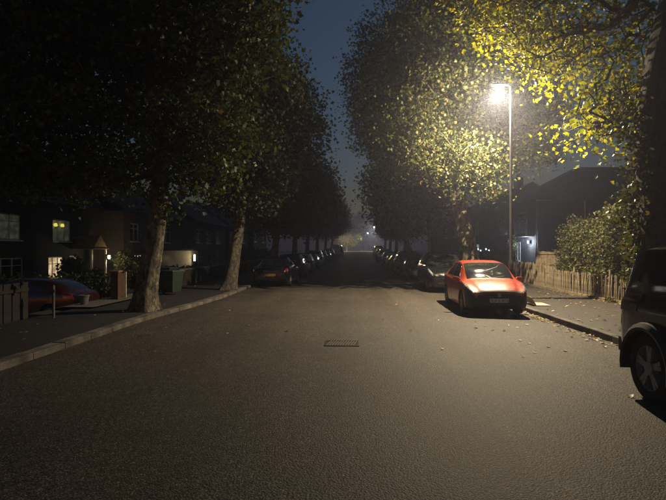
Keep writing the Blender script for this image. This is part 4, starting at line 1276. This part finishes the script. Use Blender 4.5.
bush('shrub', 'dark ragged shrub in front of the lit ground floor window', [(-15.3, 26.6, .55, .7, .8, .9), (-15.6, 27.9, .45, .5, .9, .95), (-15.2, 29.2, .2, .5, .6, .6)], 1700, .16, 32, M['leaf_shaded'], zbase=ZL)
# second pair of houses, set forward
house('brown brick house with a forward gable and two dark upstairs windows', (-15.6, 33.6, ZL), R(90), 11.5, 8, 5.4, 2.7,
    [(1.0, 3.1, 2.5, 4.4, 'house_glass', 1), (3.6, 3.1, 5.4, 4.4, 'house_glass', 1), (1.1, 1.55, 4.6, 2.15, 'win_white', 2), (7, 3.1, 9, 4.4, 'house_glass', 1), (7, .8, 9, 2.2, 'house_glass', 1)],
    M['brick'], door=(5.6, .05, 6.6, 2.1, 'dark_wood'))
hC = house('dim rendered house with a small lit cream entrance', (-15.2, 47.5, ZL), R(90), 12, 8, 5.5, 2.7,
    [(.8, 3.2, 2.6, 4.5, 'house_glass', 1), (4.0, 3.2, 6.0, 4.5, 'house_glass', 1), (8, 3.2, 10, 4.5, 'house_glass', 1), (8, .8, 10, 2.2, 'house_glass', 1), (.8, .8, 2.6, 2.2, 'house_glass', 1)],
    M['render_wall'], door=(5.0, .05, 6.0, 2.1, 'dark_wood'))
def entrance():
    root = empty('entrance_lobby', (-11.2, 34.9, ZL)); tag(root, 'small cream entrance lobby lit by a wall lantern', 'lobby')
    MB().box((-2.4, .0, 0), (-.2, 1.6, 2.45)).build('wall', M['cream'], root)
    MB().box((-2.5, -.1, 2.452), (-.05, 1.7, 2.56)).build('roof', M['roof'], root)
    MB().box((-.199, .3, .05), (-.15, 1.2, 2.05)).build('door', M['dark_wood'], root)
    return root
entrance()
wl = empty('wall_lantern', (-11.05, 34.72, ZL + 1.95)); tag(wl, 'upright wall lantern glowing by the cream entrance lobby', 'lantern')
MB().box((-.30, .02, -.04), (-.04, .06, .0)).build('bracket', M['iron'], wl)
MB().lathe([(.05, -.22), (.06, -.2), (.06, .2), (.03, .24)], 'z', 10).build('globe', M['porch_glow'], wl, 50)
ld = bpy.data.lights.new('lantern_light', 'POINT'); ld.energy = 14; ld.color = (1, .86, .6); ld.shadow_soft_size = .06
lo = bpy.data.objects.new('lantern_light', ld); COL.objects.link(lo); lo.parent = wl; lo.location = (0, -.35, 0)
for q, (y, lb) in enumerate(((62, 'dim brick house behind the middle trees of the dark kerb'), (78, 'dim brick house behind the far trees of the dark kerb'))):
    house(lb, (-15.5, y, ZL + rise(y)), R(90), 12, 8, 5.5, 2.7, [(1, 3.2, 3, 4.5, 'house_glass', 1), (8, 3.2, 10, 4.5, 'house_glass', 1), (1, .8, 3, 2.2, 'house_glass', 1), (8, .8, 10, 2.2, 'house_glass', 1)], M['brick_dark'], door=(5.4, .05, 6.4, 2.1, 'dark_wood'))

# right hand house behind the hedge
hR = house('dark hip roofed house behind the hedge with a security lamp', (12.5, 34.0, 0), 0, 12.5, 9, 5.2, 2.6,
    [(3.4, .9, 5.4, 2.2, 'house_glass', 2), (7.5, .9, 9.5, 2.2, 'house_glass', 2)],
    M['brick_dark'], door=(6.0, .05, 7.0, 2.1, 'dark_wood'), hip=True, chimney=False)
for (yy, zz, pk) in ((3.3, 3.0, 'house_glass'), (7.6, 3.0, 'house_glass'), (4.4, .9, 'house_glass')):
    w_ = window(hR, (-.9, 0, .9, 1.4), M[pk], mull=2); w_.location = (-.015, yy, zz); w_.rotation_euler = (0, 0, R(-90))
MB().tube([(-.06, .25, 0), (-.06, .25, 4.95)], .045, 8).build('downpipe', M['white_paint'], hR, 50)
MB().tube([(3.0, -.06, 2.2), (3.0, -.06, 4.95)], .05, 8).build('downpipe', M['white_paint'], hR, 50)
def balcony():
    root = empty('balcony_rail', (12.0, 36.2, 2.75)); tag(root, 'pale balcony rail below the upstairs window of the hip roofed house', 'railing')
    for z in (.1, .95): MB().box((-.03, -1.3, z), (.03, 1.3, z+.05)).build('rail', M['white_paint'], root)
    MB().box((-.1, -1.35, -.12), (.48, 1.35, -.02)).build('slab', M['render_wall'], root)
    me = MB().box((-.012, -.012, .15), (.012, .012, .95)).mesh('baluster', M['white_paint'])
    for q in range(11): link('baluster', me, root, (0, -1.25 + q*.25, 0))
    for y in (-1.28, 1.28): MB().box((-.04, y-.04, -.02), (.04, y+.04, 1.05)).build('post', M['white_paint'], root)
balcony()
sl = empty('security_lamp', (12.34, 35.5, 2.25)); tag(sl, 'bluish white security lamp shining low on the hip roofed house', 'security lamp')
MB().box((-.02, -.12, -.08), (.16, .12, .10)).build('housing', M['black_plastic'], sl)
MB().box((-.035, -.10, -.065), (-.021, .10, .08)).build('lens', M['white_glow'], sl)
ld = bpy.data.lights.new('security_light', 'POINT'); ld.energy = 200; ld.color = (.68, .84, 1); ld.shadow_soft_size = .08
lo = bpy.data.objects.new('security_light', ld); COL.objects.link(lo); lo.parent = sl; lo.location = (-.2, 0, 0)
bush('shrub', 'slim shrub lit white by the security lamp', [(11.55, 36.6, 1.9, .42, .5, 1.1), (11.5, 36.6, .9, .4, .5, .9)], 1500, .11, 33, M['leaf_hedge'])
house('dark house beyond the hip roofed one, cool light low in its windows', (12.8, 60, 0.1), R(-90), 11, 9, 5.4, 2.6, [(7.0, .9, 9.0, 2.2, 'win_cool', 2), (7, 3.1, 9, 4.5, 'house_glass', 2), (2, 3.1, 4, 4.5, 'house_glass', 2), (2, .9, 4, 2.2, 'win_cool', 2)], M['brick_dark'], door=(5.0, .05, 6.0, 2.1, 'dark_wood'))
for q, (y, lb) in enumerate(((76, 'unlit house behind the far trees on the lamp side'), (92, 'farthest unlit house on the lamp side'))):
    house(lb, (13.8, y, rise(y) - .2), R(-90), 11, 9, 5.4, 2.6, [(1, 3.1, 3, 4.4, 'house_glass', 1), (7, 3.1, 9, 4.4, 'house_glass', 1)], M['brick_dark'], door=(5, .05, 6, 2.1, 'dark_wood'))
gl = empty('garden_lights', (9.6, 34.0, 0)); tag(gl, 'pale fairy lights strung above the dark board fence', 'fairy lights')
pts = [(.0 + .0*q, q*.75, 1.82 + .12*math.sin(q*2.1)) for q in range(13)]
MB().tube(pts, .008, 5).build('cable', M['black_plastic'], gl)
gm = MB().lathe([(.02, -.07), (.055, -.03), (.05, .03), (.015, .06)], 'z', 8).mesh('bulb', emit_mat('fairy_bulb', (.6, .85, .95), 2.5))
for q in range(13):
    if q in (2, 3, 5, 6, 8, 9, 10, 12): link('bulb', gm, gl, (pts[q][0], pts[q][1], pts[q][2]-.05))
for yy in (-.05, 9.05): MB().tube([(0, yy, -.1), (0, yy, 1.9)], .03, 6).build('pole', M['dark_wood'], gl)

# ------------------------------------------------------------------ front gardens on the dark side
def garden_wall(label, pts, h, mat, cap=True):
    root = empty('garden_wall', (pts[0][0], pts[0][1], gz(*pts[0]))); tag(root, label, 'wall', 'front garden walls')
    (x0, y0), (x1, y1) = pts
    d = Vector((x1-x0, y1-y0, 0)); n = Vector((-d.y, d.x, 0)).normalized()*.11
    def slab(a, z0, z1, k, mt, nm):
        MB().add([(-n*k)+Vector((0, 0, z0)), (d-n*k)+Vector((0, 0, z0)), (d+n*k)+Vector((0, 0, z0)), n*k+Vector((0, 0, z0)), (-n*k)+Vector((0, 0, z1)), (d-n*k)+Vector((0, 0, z1)), (d+n*k)+Vector((0, 0, z1)), n*k+Vector((0, 0, z1))],
            [(3,2,1,0),(4,5,6,7),(0,1,5,4),(1,2,6,5),(2,3,7,6),(3,0,4,7)]).build(nm, mt, root)
    slab(0, -.2, h, 1, mat, 'wall')
    if cap: slab(0, h+.003, h+.07, 1.3, M['drive'] if mat is not M['dark_wood'] else M['dark_wood'], 'coping')
    return root
garden_wall('low brick wall behind the slim straight trunk', ((-8.0, 21.4), (-8.0, 27.5)), .75, M['brick_dark'])
garden_wall('low brick wall past the second house', ((-8.0, 28.8), (-8.0, 37)), .75, M['brick_dark'])
garden_wall('far low brick wall along the dark kerb houses', ((-8.0, 38.5), (-8.0, 60)), .8, M['brick_dark'])
bp_ = empty('boundary_post', (-7.35, 12.05, PAV)); tag(bp_, 'thin pale post standing at the low dark wall end', 'post')
MB().lathe([(.03, -.1), (.03, .74), (.02, .78)], 'z', 10).build('shaft', M['drive'], bp_, 40)
MB().lathe([(.045, .60), (.045, .66)], 'z', 10).build('collar', M['black_plastic'], bp_, 40)
M['gate_wood'] = pm('rusty_brown_wood', (0.09, 0.048, 0.022), (0.05, 0.027, 0.013), .85, 8, bump=.5)
def gate_pier():
    root = empty('gate_pier', (-7.75, 16.15, PAV)); tag(root, 'rusty brown timber gate post with an open gate leaf and pale edge', 'gate')
    MB().box((-.12, -.12, -.1), (.12, .12, .92)).build('pier', M['gate_wood'], root)
    MB().box((-.15, -.15, .922), (.15, .15, .97)).build('cap', M['pale_wood'], root)
    for q in range(4): MB().box((-.02, .16 + q*.125, .02), (.01, .275 + q*.125, .86)).build('board', M['gate_wood'], root)
    MB().box((-.03, .665, -.05), (.03, .70, .9)).build('pale_edge', M['white_paint'], root)
gate_pier()
def wheelie_bin(loc, label, mat, h=.95, rz=0):
    root = empty('wheelie_bin', loc, rz); tag(root, label, 'bin', 'wheelie bins')
    b = MB(); w0, w1, d0, d1 = .20, .27, .22, .32
    vs = [(-w0, -d0, .06), (w0, -d0, .06), (w0, d0, .06), (-w0, d0, .06), (-w1, -d1, h), (w1, -d1, h), (w1, d1, h), (-w1, d1, h)]
    b.add(vs, [(3,2,1,0),(4,5,6,7),(0,1,5,4),(1,2,6,5),(2,3,7,6),(3,0,4,7)])
    me = bevel_mesh(b.mesh('tub', mat), .02, 2); link('tub', me, root)
    l = MB().box((-.30, -.35, h+.003), (.30, .36, h+.06)); me = bevel_mesh(l.mesh('lid', mat), .02, 2); link('lid', me, root)
    MB().tube([(-.24, .40, h-.02), (.24, .40, h-.02)], .018, 8).build('handle', M['black_plastic'], root)
    for s in (-1, 1): MB().lathe([(.09, s*.2), (.09, s*.25)], 'x', 16, 0, (0, .24, .09)).build('wheel', M['rubber'], root)
wheelie_bin((-6.75, 18.6, PAV), 'green wheelie bin standing right of the flared trunk', M['bin_green'], .82, R(60))
wheelie_bin((-7.35, 19.6, PAV), 'dark wheelie bin half hidden behind the green bin', M['bin_dark'], .9, R(75))
bush('shrub', 'low garden shrub behind the wheelie bins', [(-8.6, 20.2, .55, .6, .8, .75), (-8.5, 21.4, .5, .5, .7, .6)], 2200, .10, 34, M['leaf_hedge'], zbase=0)
bush('hedge', 'dark garden hedge below the second house windows', [(-9.4, 24 + q*1.1, .2, .6, .75, .75) for q in range(9)], 6000, .14, 35, M['leaf_shaded'], 'hedge', zbase=-.4)
bush('hedge', 'dark garden hedge hiding the houses farther along', [(-9.4, 40 + q*1.6, .85, .7, 1.0, 1.1) for q in range(12)], 5000, .2, 36, M['leaf_shaded'], 'hedge', zbase=-.4)
bush('hedge', 'dark hedge beside the driveway behind the red car tail', [(-9.4 - q*.9, 19.2, .1, .7, .5, .85) for q in range(6)], 4000, .12, 37, M['leaf_shaded'], 'hedge', zbase=-.6)
# stone trough beside the drive
tc = empty('planter', (-7.95, 14.55, PAV)); tag(tc, 'small grey green planter pot at the driveway edge', 'planter')
MB().lathe([(.10, 0), (.14, .26), (.16, .27), (.16, .31), (.12, .31), (.11, .24)], 'z', 14).build('pot', M['render_wall'], tc, 40)

# ------------------------------------------------------------------ litter, leaves
cb = empty('cardboard_sheet', (5.42, 15.3, PAV)); tag(cb, 'bent pale cardboard sheet lying on the pavement beside the red hatchback', 'cardboard')
MB().add([(-.02, -.45, .02), (.42, -.40, .012), (.45, .40, .012), (0, .42, .03), (-.02, -.45, .026), (.42, -.40, .018), (.45, .40, .018), (0, .42, .036)], [(3,2,1,0),(4,5,6,7),(0,1,5,4),(1,2,6,5),(2,3,7,6),(3,0,4,7)]).build('sheet', M['card'], cb)
MB().add([(-.02, -.44, .03), (0, .41, .04), (-.12, .36, .28), (-.14, -.38, .24), (-.026, -.44, .03), (-.006, .41, .04), (-.127, .36, .28), (-.147, -.38, .24)], [(0,1,2,3),(7,6,5,4),(0,4,5,1),(1,5,6,2),(2,6,7,3),(3,7,4,0)]).build('flap', M['card'], cb)
cone = empty('traffic_cone', (-2.35 + bend(88), 82, road_z(-2, 82) + .0)); tag(cone, 'tiny orange traffic cone far up the road by the white van', 'traffic cone')
MB().lathe([(.17, .04), (.05, .72), (.03, .75)], 'z', 14).build('cone_body', M['orange'], cone, 40)
MB().box((-.22, -.22, 0), (.22, .22, .039)).build('base', M['orange'], cone)
MB().lathe([(.128, .30), (.092, .48)], 'z', 14).build('sleeve', M['white_paint'], cone, 40)

rs = np.random.RandomState(8)
def fallen():
    pts = []
    def add(n, fx, fy, zf):
        for _ in range(n):
            x, y = fx(), fy(); pts.append((x, y, zf(x, y) + rs.uniform(.008, .02)))
    pz = lambda x, y: gz(x, y) + PAV
    add(230, lambda: rs.uniform(5.2, 8.2), lambda: rs.uniform(7, 21), pz)                 # right pavement
    add(150, lambda: 4.93 - abs(rs.normal(0, .16)), lambda: rs.uniform(6, 13.6), road_z)  # gutter
    add(110, lambda: 4.93 - abs(rs.normal(0, .12)), lambda: rs.normal(13.1, .5), road_z)  # drift by the red car
    add(22, lambda: rs.uniform(1.2, 4.6), lambda: rs.uniform(6, 14), road_z)
    add(22, lambda: rs.uniform(-4.6, 4.6), lambda: rs.uniform(8, 26), road_z)
    add(35, lambda: rs.uniform(-7.6, -5.5), lambda: rs.uniform(7, 24), lambda x, y: rise(y) + PAV)
    add(90, lambda: 8.15 - abs(rs.normal(0, .12)), lambda: rs.uniform(11, 24), pz)
    Pn = np.array(pts)
    o = leaf_cloud('fallen_leaves', Pn, .082, M['leaf_fallen'], rs, 7.0)
    tag(o, 'pale fallen leaves scattered over the pavement and gutter', 'leaves', None, 'stuff')
fallen()

# ------------------------------------------------------------------ haze: added volume standing in for lens glare around the lamps
def haze():
    x0, x1, y0, y1, z0, z1 = -450, 450, -60, 950, -2.2, 24
    o = MB().box((x0, y0, z0), (x1, y1, z1)).build('haze', None)
    return o
if HAZE_DENSITY > 0:
    hm = bpy.data.materials.new('glare_haze'); hm.use_nodes = True
    nt = hm.node_tree
    nt.nodes.remove(nt.nodes['Principled BSDF'])
    pv = nt.nodes.new('ShaderNodeVolumePrincipled')
    pv.inputs['Color'].default_value = (0.70, 0.74, 1.0, 1)
    pv.inputs['Density'].default_value = HAZE_DENSITY
    pv.inputs['Anisotropy'].default_value = 0.72
    nt.links.new(pv.outputs[0], nt.nodes['Material Output'].inputs['Volume'])
    mb = MB().box((-450, -60, -2.2), (450, 950, 24))
    ho = mb.build('haze', hm)
    tag(ho, 'thin added haze standing in for lens glare around the lamps', 'haze', None, 'stuff')
